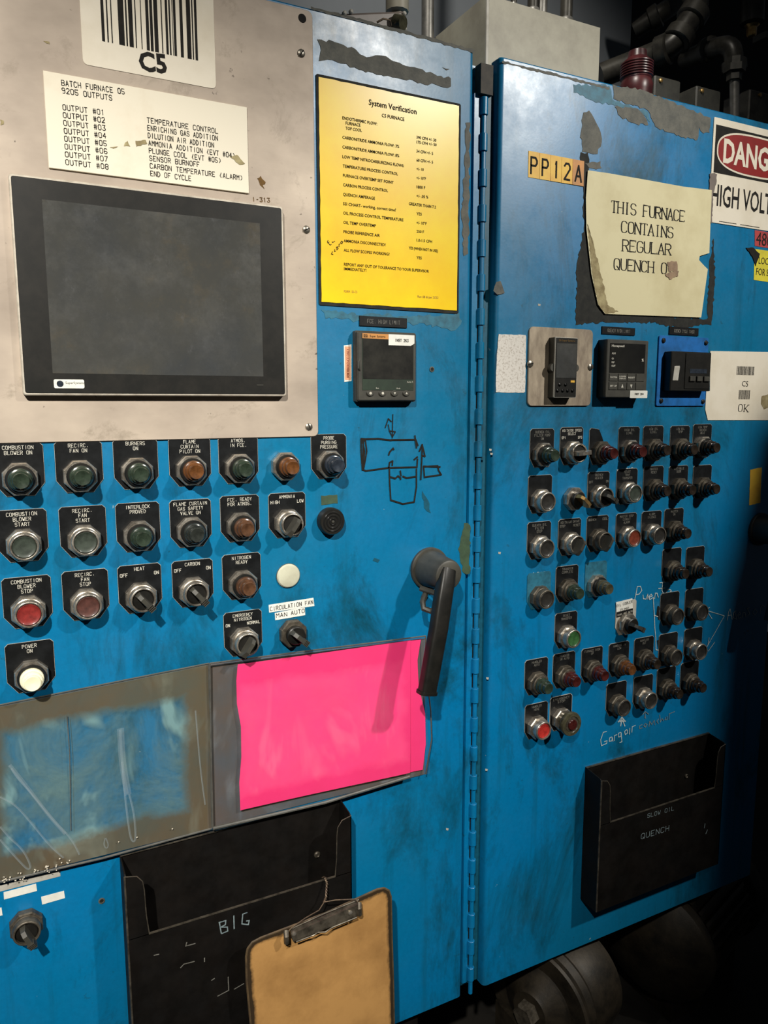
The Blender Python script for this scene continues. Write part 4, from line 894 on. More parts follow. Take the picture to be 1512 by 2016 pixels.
for r_ in range(2):
    for c__ in range(4):
        ax = x0+W_*(.07+.215*c__); az = z0+Hh*(.285-.15*r_)
        q = MB(hw.location); q.prism([(ax, az), (ax+W_*.20, az), (ax+W_*.20, az+Hh*.130), (ax, az+Hh*.130)], HF-.0005, HF+.0012, .0004); kk = q.build('key', M['bezel_grey'], hw)
        tx = [['FUNCTION', 'LOWER DISPLAY', 'RESET', ''], ['SET UP', '^', 'v', '']][r_][c__]
        if tx:
            q = MB(hw.location); mx, mz = ax+W_*.10, az+Hh*.065
            if tx in '^v': s2 = 1 if tx == '^' else -1; q.poly([(mx-.0028, mz-.003*s2), (mx+.0028, mz-.003*s2), (mx, mz+.004*s2)], HF+.0015)
            elif ' ' in tx and len(tx) > 8:
                for j, w2 in enumerate(tx.split()): font_text(q, w2, mx, mz+.0018-.0038*j, .0024, HF+.0015, width=W_*.16, bold=.02)
            else: font_text(q, tx, mx, mz, .0028, HF+.0015, width=W_*.16, bold=.02)
            q.build('symbol', M['ink_w'], kk, 0)
q = MB(hw.location); q.prism(rrect(x1-W_*.42, x1+.001, z0-.001, z0+Hh*.125, .0018), HF-.0005, HF+.0014); stk = q.build('asset_sticker', M['whitelabel'], hw)
q = MB(hw.location); stroke_text(q, 'INST 264', x1-W_*.20, z0+Hh*.062, .0034, HF+.0017, wd=.0006, width=W_*.22); q.build('sticker_lettering', M['ink_k'], stk, 0)
# bright blue plate with timer
x0, x1, z0, z1 = quad_of([c6(805, 172), c6(1365, 208), c6(1330, 985), c6(765, 985)], .003)
bp = thing('blue_cover_plate', ((x0+x1)/2, 0, z0), 'bright blue square plate with four screws behind the timer', 'plate')
q = MB(bp.location); q.prism(rrect(x0, x1, z0, z1, .004), .0003, .0032, .0006); q.build('plate', M['blue_bright'], bp)
for p in ((850, 235), (1335, 262), (822, 925), (1300, 935)): screw(bp, *c6(*p), r=.005, h0=.0032, mat='black')
HF = .022
x0, x1, z0, z1 = quad_of([c6(945, 358), c6(1396, 370), c6(1386, 815), c6(925, 815)], HF)
tm = thing('timer_unit', ((x0+x1)/2, -.0032, z0), 'black timer with thumb keys on the bright blue plate', 'timer')
q = MB(tm.location); q.prism(rrect(x0, x1, z0, z1, .002), .0032, HF, .0015); q.build('housing', M['black'], tm)
W_, Hh = x1-x0, z1-z0
q = MB(tm.location); q.prism([(x0+W_*.34, z0+Hh*.06), (x1-W_*.03, z0+Hh*.06), (x1-W_*.03, z1-Hh*.04), (x0+W_*.34, z1-Hh*.04)], HF, HF+.0015, .0005); fp = q.build('face_panel', M['black'], tm)
q = MB(tm.location); q.prism([(x0+W_*.45, z0+Hh*.46), (x0+W_*.88, z0+Hh*.46), (x0+W_*.88, z0+Hh*.57), (x0+W_*.45, z0+Hh*.57)], HF+.001, HF+.002); q.build('display', M['l_slate'], fp)
for k in range(3):
    q = MB(tm.location); ax = x0+W_*(.44+.18*k); q.prism([(ax, z0+Hh*.25), (ax+W_*.14, z0+Hh*.25), (ax+W_*.14, z0+Hh*.38), (ax, z0+Hh*.38)], HF+.001, HF+.005, .001); q.build('key', M['bezel_grey'], fp)
q = MB(tm.location); q.prism([(x0+W_*.05, z0+Hh*.27), (x0+W_*.18, z0+Hh*.27), (x0+W_*.21, z0+Hh*.60), (x0+W_*.20, z0+Hh*.64), (x0+W_*.08, z0+Hh*.63)], HF, HF+.0006); q.build('torn_label', M['plateedge'], tm)

# ------------------------------------------------------------------ signs and stickers on the right door
def c5(x, y): return (960+x/2.739, 280+y/2.739)
sticker('speckled_sticker', [c5(60, 1035), c5(95, 1036), c5(205, 1040), c5(208, 1050), c5(202, 1345), c5(195, 1352), c5(45, 1348), c5(45, 1240), c5(52, 1130)], 'sticker_speck', 'blank speckled white sticker left of the steel cover plate', rough=.0006)
# PP12A tags, each a sticker
xs = [220, 281, 341, 400, 459, 521]
for i, ch_ in enumerate('PP12A'):
    tp = lambda x: 45+(x-220)*.19; bt = lambda x: 188+(x-220)*.165
    a, b2 = xs[i]+1, xs[i+1]
    sticker('letter_tag', [c5(a, tp(a)), c5(b2, tp(b2)), c5(b2-3, bt(b2)), c5(a-2, bt(a))], 'orange' if i == 4 else 'yellow2',
            ('orange stained tag with black letter A' if i == 4 else 'yellow tag with black %s, %s of the row' % ({'P': 'letter P', '1': 'numeral 1', '2': 'numeral 2'}[ch_], ['first', 'second', 'third', 'fourth'][i])), 'tag', h=.0007+.0002*i, group='letter and number tags in a row',
            lines=[(ch_, c5(a+14+(9 if ch_ == '1' else 0), (tp(a)+bt(a))/2+5), c5(b2-15-(9 if ch_ == '1' else 0), (tp(b2)+bt(b2))/2+5), .0265)], fn=stroke_text, wd=.0034, flat=True)
# cream notice, curled
nt_pts = [(1158, 335), (1200, 341), (1290, 357), (1345, 367), (1402, 374), (1397, 498), (1378, 504), (1377, 512), (1386, 522), (1394, 530), (1381, 625), (1300, 622), (1192, 618), (1178, 600), (1165, 540), (1155, 450), (1154, 390)]
c_ = at(1290, 620, .003); nn = thing('paper_notice', (c_.x, 0, c_.z), 'soiled cream paper notice reading THIS FURNACE CONTAINS REGULAR QUENCH OIL', 'notice')
q = MB(nn.location); q.prism(pxz(nt_pts, .004), .0028, .0034); q.build('sheet', M['paper'], nn, 0)
for i, pp in enumerate(([(1156, 440), (1166, 470), (1188, 560), (1196, 600), (1218, 614), (1192, 617), (1178, 600), (1166, 542)], [(1314, 515), (1331, 514), (1334, 522), (1332, 536), (1316, 534)], [(1309, 540), (1320, 536), (1336, 534), (1334, 544), (1318, 550)])):
    q = MB(nn.location); q.poly(rough_edge(pxz(pp, .0036), .0015, .004, 90+i), .0037+.0004*i); q.build('soil_mark', M['soil'] if i == 0 else M['tan'], nn, 0)
q = MB(nn.location)
for s_, p0, p1 in (('THIS FURNACE', (668, 346), (1062, 400)), ('CONTAINS', (722, 455), (1000, 488)), ('REGULAR', (728, 556), (988, 580)), ('QUENCH OI', (682, 656), (1000, 684))):
    span(q, s_, c5(*p0), c5(*p1), .0200, .0036, stroke_text, serif=True, spacing=1.24)
q.build('lettering', M['ink_k'], nn, 0)
# DANGER sign (continues to the right of the photo)
def cD(x, y): return (1380+x/3.25, 220+y/3.25)
zt = at(1402, 228, .002).z-.0005; xl = at(1403, 300, .002).x; xr = xl+.250
zm = at(1403, 343, .002).z; zb = at(1405, 438, .002).z
dg = thing('danger_sign', (xl+.1, 0, zb), 'danger high voltage sign, black, red and cream, at the upper right of the right door', 'sign')
q = MB(dg.location); q.prism(rrect(xl, xr, zb, zt, .002), .0003, .0016); q.build('backing', M['white'], dg)
q = MB(dg.location); q.prism([(xl+.006, zm+.004), (xr-.006, zm+.004), (xr-.006, zt-.013), (xl+.006, zt-.013)], .0014, .0019); q.build('black_field', M['ink_k'], dg)
def ell(cx, cz, a, b3, n=56, e=.75): return [(cx+a*math.copysign(abs(math.cos(2*math.pi*k/n))**e, math.cos(2*math.pi*k/n)), cz+b3*math.copysign(abs(math.sin(2*math.pi*k/n))**e, math.sin(2*math.pi*k/n))) for k in range(n)]
ecx, ecz = (xl+xr)/2, (zm+zt-.009)/2; ea = (xr-xl)/2-.0115; eb = (zt-zm-.017)/2-.0045
q = MB(dg.location); q.prism(ell(ecx, ecz, ea, eb), .0018, .0022); q.build('oval_border', M['white'], dg)
q = MB(dg.location); q.prism(ell(ecx, ecz, ea-.0035, eb-.0035), .0021, .0025); q.build('red_oval', M['redsign'], dg)
q = MB(dg.location); font_text(q, 'DANGER', ecx, ecz, .043, .0028, width=ea*1.68, bold=.03); q.build('danger_lettering', M['white'], dg, 0)
q = MB(dg.location); font_text(q, 'HIGH VOLTAGE', ecx+.001, zm-.0365, .040, .0019, width=.246, bold=.012); q.build('lettering', M['ink_k'], dg, 0)
q = MB(dg.location); q.ribbon([(xl+.030, zb+.004), (xl+.080, zb+.004)], .0012, .0019); q.ribbon([(xl+.092, zb+.004), (xl+.15, zb+.004)], .0012, .0019); q.build('fine_print', M['ink_k'], dg, 0)
q = MB(dg.location); q.poly(rough_edge(pxz([(1398, 340), (1412, 342), (1410, 362), (1404, 380), (1402, 440), (1396, 430)], .002), .0015, .004, 4), .0020); q.build('torn_edge', M['brownpaint'], dg, 0)
ax = at(1486, 470, .001)
sticker('voltage_tag', [(1486, 453), (1540, 461), (1540, 493), (1486, 484)], 'redtape', 'red tag reading 480 below the danger sign', 'tag', lines=[('480V', (1489, 469), (1533, 476), .026)])
sticker('lockout_sticker', [(1486, 490), (1570, 502), (1566, 563), (1484, 551)], 'lemon', 'yellow sticker with the words LOCK and FOR', 'sticker', lines=[('LOCKOUT', (1494, 512), (1540, 519), .014), ('FOR SERVICE', (1489, 534), (1543, 541), .014)])
sticker('black_tape', [(1469, 488), (1483, 487), (1496, 500), (1488, 524), (1482, 505)], 'ink_k', 'torn bit of black tape beside the lockout sticker', 'tape', h=.0016, rough=.001)
# OK sign
okp = [(1399, 691), (1512, 693), (1556, 694), (1548, 827), (1512, 827), (1394, 827), (1389, 806), (1391, 770), (1398, 770)]
c_ = at(1450, 826, .002); ok = thing('ok_card', (c_.x, 0, c_.z), 'white card with two barcodes, C5 and OK at the right', 'card')
q = MB(ok.location); q.prism(pxz(okp, .002), .0003, .0014); q.build('card', M['white'], ok, 0)
q = MB(ok.location); span(q, 'C5', (1461, 755), (1473, 756), .0115, .0017); q.build('code_lettering', M['ink_k'], ok, 0)
q = MB(ok.location); span(q, 'OK', (1454, 803), (1473, 804), .0150, .0017, stroke_text, serif=True); q.build('lettering', M['ink_k'], ok, 0)
rr = random.Random(4)
for x0_, x1_, y0_, y1_ in ((1450, 1485, 722, 738), (1454, 1477, 768, 786)):
    q = MB(ok.location)
    a, b2 = at(x0_, y1_, .0017), at(x1_, y0_, .0017); x = a.x
    while x < b2.x: w_ = rr.choice((.0007, .0012, .0018)); q.add([(x, -.0017, a.z), (x+w_, -.0017, a.z), (x+w_, -.0017, b2.z), (x, -.0017, b2.z)], [(0, 1, 2, 3)]); x += w_+rr.choice((.0008, .0014))
    q.build('barcode', M['ink_k'], ok, 0)
q = MB(ok.location); q.poly(rough_edge(pxz([(1500, 780), (1512, 776), (1520, 800), (1504, 806), (1498, 795)], .0017), .001, .004, 8), .0017); q.build('stain', M['soil'], ok, 0)

# ------------------------------------------------------------------ clear sleeves and pink sheets
def grid(name, c4, h, mat, parent, nx=36, nz=24, wave=None, bulge=0):
    """c4: TL,TR,BR,BL photo pixels; a thin sheet with waves, uv mapped"""
    P = [at(*p, h) for p in c4]; vs = []; fs = []; uvs = []
    for j in range(nz+1):
        for i in range(nx+1):
            u, v = i/nx, j/nz
            p = (P[3]*(1-u)+P[2]*u)*(1-v)+(P[0]*(1-u)+P[1]*u)*v
            d = wave(u, v) if wave else 0
            vs.append((p.x, -h-d, p.z)); uvs.append((u, v))
    for j in range(nz):
        for i in range(nx): a = j*(nx+1)+i; fs.append((a, a+1, a+nx+2, a+nx+1))
    me = bpy.data.meshes.new(name); O2 = parent.location
    me.from_pydata([tuple(Vector(v)-O2) for v in vs], [], fs); me.materials.append(M[mat]); uvl = me.uv_layers.new(name='UVMap')
    for lp in me.loops: uvl.data[lp.index].uv = uvs[lp.vertex_index]
    me.shade_smooth(); return put(name, me, parent)
# pink sheets first (inside the right sleeve)
def pink(name, top, bot, lx, rx, h, label, mat='pink'):
    c_ = at((lx[0]+rx[0])/2, bot[0][1], h); t_ = None
    q = MB((c_.x, -h, c_.z)); L_ = pxz(lx and [(x, y) for x, y in lx_], h) if 0 else None
    return q
def pink_sheet(left, right, h, label):
    """left/right: lists of pixels top->bottom for both side edges"""
    n = len(left); PL, PR = [at(*p, h) for p in left], [at(*p, h) for p in right]; O2 = (PL[-1]+PR[-1])/2
    q = MB(O2); vs = []; fs = []; nx = 14
    for j in range(n):
        for i in range(nx+1):
            u = i/nx; p = PL[j].lerp(PR[j], u); d = .0007*math.sin(u*5+j*.5)+.0004*math.sin(j*1.1)
            vs.append((p.x, -h-d, p.z))
    for j in range(n-1):
        for i in range(nx): a = j*(nx+1)+i; fs.append((a, a+1, a+nx+2, a+nx+1))
    q.add(vs, fs); o = q.build('pink_paper', M['pink'], None, 0)
    md = o.modifiers.new('thickness', 'SOLIDIFY'); md.thickness = .0003; md.offset = -1
    tag(o, label, 'paper', 'pink papers in the clear sleeve'); return o
pink_sheet([(780, 1265), (780, 1310), (780, 1360), (780, 1420), (780, 1480), (780, 1527)], [(829, 1258), (822, 1300), (824, 1350), (837, 1405), (838, 1465), (832, 1515)], .0055, 'fluorescent pink sheet showing at the right edge of the sleeve')
pink_sheet([(468, 1308), (465, 1340), (466, 1385), (474, 1430), (475, 1490), (471, 1540), (473, 1595)], [(809, 1261), (808, 1300), (808, 1340), (808, 1390), (808, 1440), (808, 1480), (807, 1521)], .0090, 'large fluorescent pink sheet in the clear sleeve, the front one')
c_ = at(640, 1585); s1 = thing('document_sleeve', (c_.x, 0, c_.z), 'clear vinyl sleeve holding the pink paper', 'sleeve')
wv = lambda u, v: .0022*math.sin(u*9+v*4)*(v*(1-v)*4)+.0012*math.sin(v*13-u*5)
grid('film', [(413, 1306), (838, 1252), (846, 1522), (419, 1630)], .014, 'vinyl_pink', s1, wave=wv)
q = MB(s1.location)
for ln, r_ in (([(413, 1306), (838, 1252)], .0012), ([(419, 1631), (640, 1580), (806, 1529)], .0028), ([(413, 1306), (415, 1460), (419, 1630)], .0013), ([(838, 1252), (840, 1330), (848, 1400), (850, 1455), (838, 1524)], .0012)):
    pts = [at(a, b2, .012) for a, b2 in ln]; q.tube(pts, r_, 8)
q.build('welded_rim', M['greyfilm'], s1)
# grimy backing strip of the right sleeve left of the pink sheet
grid('back_film', [(414, 1307), (838, 1256), (836, 1524), (420, 1628)], .0028, 'vinyl_back', s1)
c_ = at(200, 1690); s2 = thing('document_sleeve', (c_.x, 0, c_.z), 'empty hazy vinyl sleeve at the left, creased, over blue paint', 'sleeve')
TLp = at(411, 1307, .008); 
grid('film', [(-60, 1400), (411, 1307), (417, 1630), (-60, 1750)], .008, 'vinyl', s2, wave=lambda u, v: .0016*math.sin(u*17+v*6)*(v*(1-v)*4))
q = MB(s2.location)
for ln, r_ in (([(-60, 1400), (411, 1306)], .0012), ([(-60, 1750), (200, 1690), (417, 1631)], .0018), ([(411, 1307), (417, 1630)], .0012)):
    q.tube([at(a, b2, .008) for a, b2 in ln], r_, 8)
q.build('welded_rim', M['greyfilm'], s2)
q = MB(s2.location)
c3b = lambda x, y: (x/3.15, 1260+y/3.15)
for ln, w_ in (([(70, 800), (100, 850), (200, 960), (330, 1120), (440, 1230), (490, 1330)], .0013), ([(60, 780), (150, 890), (300, 1090), (400, 1200)], .0024), ([(0, 975), (90, 1020), (180, 1120), (300, 1270), (390, 1350)], .0014),
              ([(0, 1160), (60, 1230), (140, 1300), (190, 1400), (180, 1425), (150, 1410), (0, 1240)], .0014), ([(755, 760), (765, 900), (800, 1200), (820, 1255), (842, 1240), (830, 1080), (800, 960)], .0016), ([(745, 560), (755, 760), (790, 950)], .0050),
              ([(650, 1230), (640, 1270), (660, 1298), (672, 1270), (655, 1230)], .0009), ([(1210, 440), (1240, 800), (1270, 1020)], .0012), ):
    P_ = pxz(chaikin([c3b(*p) for p in ln], 3), .0102); q.ribbon(P_, w_*.7, .0104); q.ribbon([(a_+.0006, b_1) for a_, b_1 in P_], w_*1.9, .0102)
o = q.build('crease_glint', M['crease_glint'], s2, 0); o['kind'] = 'stuff'  # pale flat ribbons: highlights along the folds put into the colour
q = MB(s2.location); q.ribbon(pxz([c3b(415, 470), c3b(432, 700), c3b(440, 1180)], .0108), .0012, .0108); q.build('inner_seam', M['greyfilm'], s2, 0)
q = MB(s2.location); rr = random.Random(9)
for k in range(38):
    u = rr.random(); a = (5+u*150, 1735-u*38+rr.uniform(-8, 6)) if k < 34 else (rr.uniform(100, 370), 0)
    if k >= 34: a = (a[0], 1714-(a[0]-60)*.25+rr.uniform(-14, -2))
    p = at(a[0], a[1], .0115); q.box(p.x-.0011*rr.random()-.0003, p.x+.0008, -.0118, -.0108, p.z-.0004, p.z+.0006*rr.random()+.0003)
o = q.build('dust_specks', M['white'], s2, 0); o['kind'] = 'stuff'

# ------------------------------------------------------------------ black document pockets
def pocket(x0, x1, ztop, zbot, depth, zfront, fl, label, back_top):
    t_ = thing('document_pocket', ((x0+x1)/2, 0, zbot), label, 'document holder'); O2 = t_.location; th = .0018
    q = MB(O2); q.prism([(x0, zbot), (x1, zbot), (x1, back_top), (x0, back_top)], .0003, .002); q.build('back_plate', M['blackpaint'], t_)
    for xx, s_ in ((x0, 1), (x1, -1)):
        q = MB(O2)
        xa_, xb_ = (xx, xx+th) if s_ > 0 else (xx-th, xx)
        prof = [(.002, zbot), (depth, zbot), (depth, ztop-.010), (depth-.004, ztop-.006), (.002, back_top)]
        vs = [(x, -h, z) for x in (xa_, xb_) for h, z in prof]; n = len(prof)
        q.add(vs, [list(range(n)), [n+i for i in range(n)][::-1]]+[(i, n+i, n+(i+1) % n, (i+1) % n) for i in range(n)]); q.build('side_plate', M['blackpaint'], t_)
        # front flange with a rounded shoulder
        ed = [(0, zfront-.001), (fl, zfront-.001), (fl*.90, zfront+.03), (fl*.86, ztop-.035), (fl*.80, ztop-.022), (fl*.55, ztop-.012), (0, ztop-.008)]
        q = MB(O2); q.prism([(xx+s_*a, z) for a, z in ed], depth-th, depth); q.build('front_flange', M['blackpaint'], t_)
        q = MB(O2); q.tube([(xx+s_*a, -depth, z) for a, z in ed[1:]], .0008, 6); q.build('flange_edge', M['chrome_dark'], t_)
    q = MB(O2); q.prism([(x0, zbot), (x1, zbot), (x1, zfront), (x0, zfront)], depth-th, depth); q.build('front_plate', M['blackpaint'], t_)
    q = MB(O2); q.box(x0+fl, x1-fl, -depth-.0008, -depth+.002, zfront-.0008, zfront+.0008); q.build('front_lip', M['chrome_dark'], t_)
    q = MB(O2); q.box(x0, x1, -depth, -.002, zbot-.0015, zbot); q.build('bottom_plate', M['blackpaint'], t_)
    q = MB(O2); q.tube([(x0, -depth, zbot), (x0, -depth, ztop-.008)], .0016, 6); q.build('worn_corner', M['chrome_dark'], t_)
    q = MB(O2); q.box(x0, x1, -.0045, -.0003, back_top-.0012, back_top+.0008); q.build('back_rim', M['chrome_dark'], t_)
    return t_
DP = .047
lx0 = at(236, 1700).x; lx1 = at(692, 1660, DP).x
zf = (at(291, 1843, DP).z+at(660, 1722, DP).z)/2
lp = pocket(lx0, lx1, at(672, 1570).z, at(670, 1570).z-.325, DP, zf, .030, 'black sheet metal document pocket on the left door marked BIG', at(672, 1570).z)
def c9(x, y): return (x/3.15, 1660+y/3.15)
q = MB(lp.location)
for ln in ([(1360, 490), (1372, 558)], [(1358, 492), (1400, 480), (1398, 505), (1370, 520)], [(1372, 520), (1410, 520), (1412, 545), (1375, 560)], [(1450, 450), (1452, 530)], [(1532, 430), (1505, 440), (1500, 500), (1540, 505), (1545, 480), (1528, 482)]):
    q.ribbon(pxz([c9(*p) for p in ln], DP+.0004), .0018, DP+.0004)
q.build('chalk_word', M['marker_dim'], lp, 0)['label'] = 'chalked word BIG'
q = MB(lp.location)
for ln in ([(1158, 615), (1152, 638), (1210, 622)], [(1120, 772), (1140, 750), (1205, 733)], [(1268, 712), (1268, 735)], [(1415, 830), (1418, 912), (1350, 948)], [(1452, 905), (1512, 870)], [(1312, 850), (1330, 838)], [(955, 695), (985, 688)]):
    q.ribbon(pxz([c9(*p) for p in ln], DP+.0004), .0015, DP+.0004)
q.build('scratch_marks', M['ink_wd'], lp, 0)
c_ = at(625, 1683, .004); q = MB(lp.location); q.lathe([(.0055, .002), (.0055, .004), (.0035, .0055), (.0025, .004)], 14, (c_.x, c_.z)); q.build('rivet', M['chrome_dark'], lp)
rx0 = at(1152, 1513).x; rx1 = at(1413, 1692, DP).x; zf = (at(1203, 1619, DP).z+at(1394, 1554, DP).z)/2
zt_ = (at(1152, 1513).z+at(1381, 1443).z)/2
rp = pocket(rx0, rx1+.002, zt_, at(1167, 1798, DP).z, DP, zf, .028, 'black sheet metal document pocket on the right door with chalk writing', zt_)
def c0(x, y): return (940+x/2.643, 1420+y/2.643)
q = MB(rp.location); span(q, 'SLOW OIL', c0(885, 492), c0(1022, 452), .0085, DP+.0004, stroke_text, wd=.0010); span(q, 'QUENCH', c0(852, 600), c0(996, 555), .0115, DP+.0004, stroke_text, wd=.0013)
q.ribbon(pxz([c0(1184, 532), c0(1180, 555)], DP+.0004), .0014, DP+.0004); q.ribbon(pxz([c0(1196, 565), c0(1188, 585)], DP+.0004), .002, DP+.0004); q.build('chalk_words', M['marker_dim'], rp, 0)['label'] = 'chalk words SLOW and QUENCH'
c_ = at(1352, 1528, .004); q = MB(rp.location); q.lathe([(.0045, .002), (.0045, .004), (.003, .005), (.002, .004)], 14, (c_.x, c_.z)); q.build('rivet', M['chrome_dark'], rp)

# ------------------------------------------------------------------ clipboard hanging on a wire in front of the left pocket
HC = .075
cbp = [(485, 1884), (488, 1868), (497, 1856), (514, 1847), (640, 1799), (742, 1752), (756, 1749), (766, 1754), (770, 1766), (772, 1850), (775, 1950), (776, 2016), (781, 2130), (503, 2255), (494, 2016), (486, 1930)]
c_ = at(635, 2100, HC); cb = thing('clipboard', (c_.x, -HC, c_.z), 'brown hardboard clipboard with metal clip hanging in front of the left pocket', 'clipboard')
P_ = pxz(cbp, HC); q = MB(cb.location); q.prism(P_, HC-.003, HC-.0002); q.build('board_core', M['boardedge'], cb)
cx_ = sum(p[0] for p in P_)/len(P_); q = MB(cb.location); rings = []
for ins in (0, .003, .007, .014):
    n_ = len(P_); rg_ = []
    for k in range(n_):
        a_, b_1, c_1 = Vector(P_[k-1]), Vector(P_[k]), Vector(P_[(k+1) % n_]); d1 = (b_1-a_).normalized(); d2 = (c_1-b_1).normalized()
        nn_ = (Vector((d1.y, -d1.x))+Vector((d2.y, -d2.x))).normalized(); rg_.append((b_1.x+nn_.x*ins, -HC, b_1.y+nn_.y*ins))
    rings.append(rg_)
vs = sum(rings, []); n_ = len(P_); q.add(vs, [(k*n_+(i+1) % n_, k*n_+i, (k+1)*n_+i, (k+1)*n_+(i+1) % n_) for k in range(3) for i in range(n_)]+[[3*n_+i for i in range(n_)][::-1]])
o = q.build('board', M['board'], cb, 0)
at_ = o.data.attributes.new('wear', 'FLOAT', 'POINT')
for i in range(len(o.data.vertices)): at_.data[i].value = (1.0, .75, .35, 0.0)[min(3, i//n_)]
# grimy border band, worn darker round the edge
cx_ = sum(p[0] for p in P_)/len(P_); cz_ = sum(p[1] for p in P_)/len(P_)
q = MB(cb.location); q.tube([(x, -HC+.001, z) for x, z in P_]+[(P_[0][0], -HC+.001, P_[0][1])], .0019, 6); q.build('worn_edge', M['boardedge'], cb)
def cc(x, y): return (440+x/2.8, 1540+y/2.8)
HK = HC+.012
q = MB(cb.location)
a, b2, c2_, d2 = at(*cc(372, 815), HC+.004), at(*cc(742, 650), HC+.004), at(*cc(750, 735), HK), at(*cc(385, 880), HK)
# clip body: folded sheet (sloping top face, rounded nose)
e1, e2 = at(*cc(748, 672), HK), at(*cc(372, 838), HK)
vs = [a, b2, e1, e2, c2_, d2]; back = [Vector((v.x, -HC-.0003, v.z)) for v in vs]
q.add(vs+back, [(0, 1, 2, 3), (3, 2, 4, 5), (0, 3, 5, 11, 6), (1, 7, 10, 4, 2), (5, 4, 10, 11), (6, 7, 1, 0), (6, 11, 10, 7)]); q.build('clip_body', M['chrome_dark'], cb, 0)
q = MB(cb.location); q.tube([at(*cc(400, 880), HK+.002), at(*cc(500, 842), HK+.003), at(*cc(520, 828), HK+.005), at(*cc(560, 826), HK+.006), at(*cc(600, 800), HK+.003), at(*cc(735, 745), HK+.002)], .0012, 8)
q.tube([at(*cc(365, 812), HC+.004), at(*cc(560, 722), HC+.006), at(*cc(745, 648), HC+.004)], .0013, 8); q.build('clip_rod', M['chrome_dark'], cb)
for x, y in ((346, 850), (748, 695)):
    q = MB(cb.location); p = [at(*cc(x, y-30), HC+.008), at(*cc(x, y), HK+.002), at(*cc(x+2, y+35), HK)]; q.tube(p, .0042, 8); q.build('clip_ear', M['chrome_dark'], cb)
for x, y in ((390, 838), (700, 720)):
    c_ = at(*cc(x, y), HK+.001); q = MB(cb.location); q.lathe([(.0035, HK-.002), (.0035, HK+.0015), (.0015, HK+.0025)], 14, (c_.x, c_.z)); q.build('clip_rivet', M['chrome'], cb)
wr = thing('hanging_wire', at(636, 1725, DP), 'twisted thin wire holding the clipboard on the pocket front', 'wire')
q = MB(wr.location); hs = [.048, .052, .056, .062, .068, .074, .080]
main = [(640, 1728), (644, 1738), (643, 1752), (642, 1766), (638, 1776)]
for ph in (0, math.pi):
    pts = []
    for i in range(33):
        tt = i/32*(len(main)-1); k = min(int(tt), len(main)-2); f_ = tt-k
        x = main[k][0]*(1-f_)+main[k+1][0]*f_; y = main[k][1]*(1-f_)+main[k+1][1]*f_; p = at(x, y, DP+.003+.018*i/32)
        pts.append(p+Vector((math.cos(i*.9+ph), math.sin(i*.9+ph), 0))*.0013)
    q.tube(pts, .0009, 6)
q.build('twisted_strand', M['wire'], wr)
q = MB(wr.location); q.tube([at(638, 1776, DP+.021), at(628, 1792, .076), at(600, 1808, .080), at(575, 1826, .082), at(569, 1832, HC+.008)], .0009, 6)
q.tube([at(638, 1776, DP+.021), at(660, 1772, .076), at(700, 1770, .080), at(704, 1776, HC+.008)], .0009, 6)
q.tube([at(634, 1728, DP+.001), at(638, 1726, DP+.004), at(641, 1730, DP+.003)], .0009, 6); q.build('wire_legs', M['wire'], wr)

# ------------------------------------------------------------------ things on top of and behind the cabinet
TB = ZT-.010
x0 = at(957, 60, -.15).x; x1 = at(1180, 100, -.15).x; zt = EYE+.742
jb = thing('junction_box', ((x0+x1)/2, .24, TB), 'beige sheet metal junction box standing on top of the cabinet', 'box')
q = MB(jb.location); q.box(x0, x1, .15, .335, TB, zt); q.build('housing', M['beige'], jb)
q = MB(jb.location); q.box(x0-.001, x0+.004, .1475, .1505, TB, zt); q.build('folded_seam', M['plateedge'], jb)
for i, (px_, r_, dk) in enumerate(((1050, .011, 1), (1085, .013, 0), (1118, .012, 1), (1142, .010, 0), (1012, .006, 1))):
    xx = x0+(x1-x0)*(px_-957)/223+.03; yy = .20+.03*(i % 2)
    cg = thing('conduit', (xx, yy, zt), ['first conduit', 'stout rusty conduit', 'third conduit', 'grey conduit nearest the right corner', 'thin cable'][i]+' rising from the beige junction box', 'conduit', 'conduits above the junction box')
    q = MB(cg.location); q.tube([(xx, yy, zt-.0), (xx, yy, zt+.25), (xx+.01, yy, zt+.6)], r_, 12); q.build('pipe', M['pipe' if dk else 'conduit'], cg)
    q = MB(cg.location); q.lathe([(r_*1.45, 0), (r_*1.45, .02), (r_*1.1, .028)], 12, (xx, yy), axis='z', base=zt); q.build('gland', M['conduit'], cg)
# vertical conduit between the boxes
p = at(842, 60, -.30); cg = thing('conduit', (p.x, .30, TB), 'single grey conduit left of the beige junction box', 'conduit')
q = MB(cg.location); q.tube([(p.x, .30, TB), (p.x, .30, 3.0)], .0125, 14); q.build('pipe', M['conduit'], cg)
q = MB(cg.location); q.lathe([(.019, 0), (.019, .018), (.014, .024)], 14, (p.x, .30), axis='z', base=TB); q.build('gland', M['conduit'], cg)
# brown solenoid box with green cap
p0 = at(655, 12, -.10); p1 = at(805, 60, -.10)
sb = thing('brown_cover_box', ((p0.x+p1.x)/2, .14, TB), 'brown grey cover box with wires on top of the left cabinet edge', 'box')
q = MB(sb.location); q.prism([(p0.x-.012, TB), (p1.x, TB), (p1.x, p1.z-.005), (p1.x-.006, p1.z+.030), (p0.x+.01, p0.z-.008), (p0.x-.006, p0.z-.024)], -.19, -.10, .004); q.build('housing', M['brownpaint'], sb)
q = MB(sb.location); g_ = at(789, 42, -.09); q.tube([(g_.x-.004, .098, g_.z), (g_.x+.002, .085, g_.z-.004)], [.014, .011], 12); q.build('green_cap', M['l_olive'], sb)['label'] = 'pale green cap'
q = MB(sb.location); q.tube([at(742, 44, -.09), at(755, 37, -.085), at(768, 40, -.085), at(770, 50, -.09)], .0016, 6); q.build('loose_wire', M['wire'], sb)
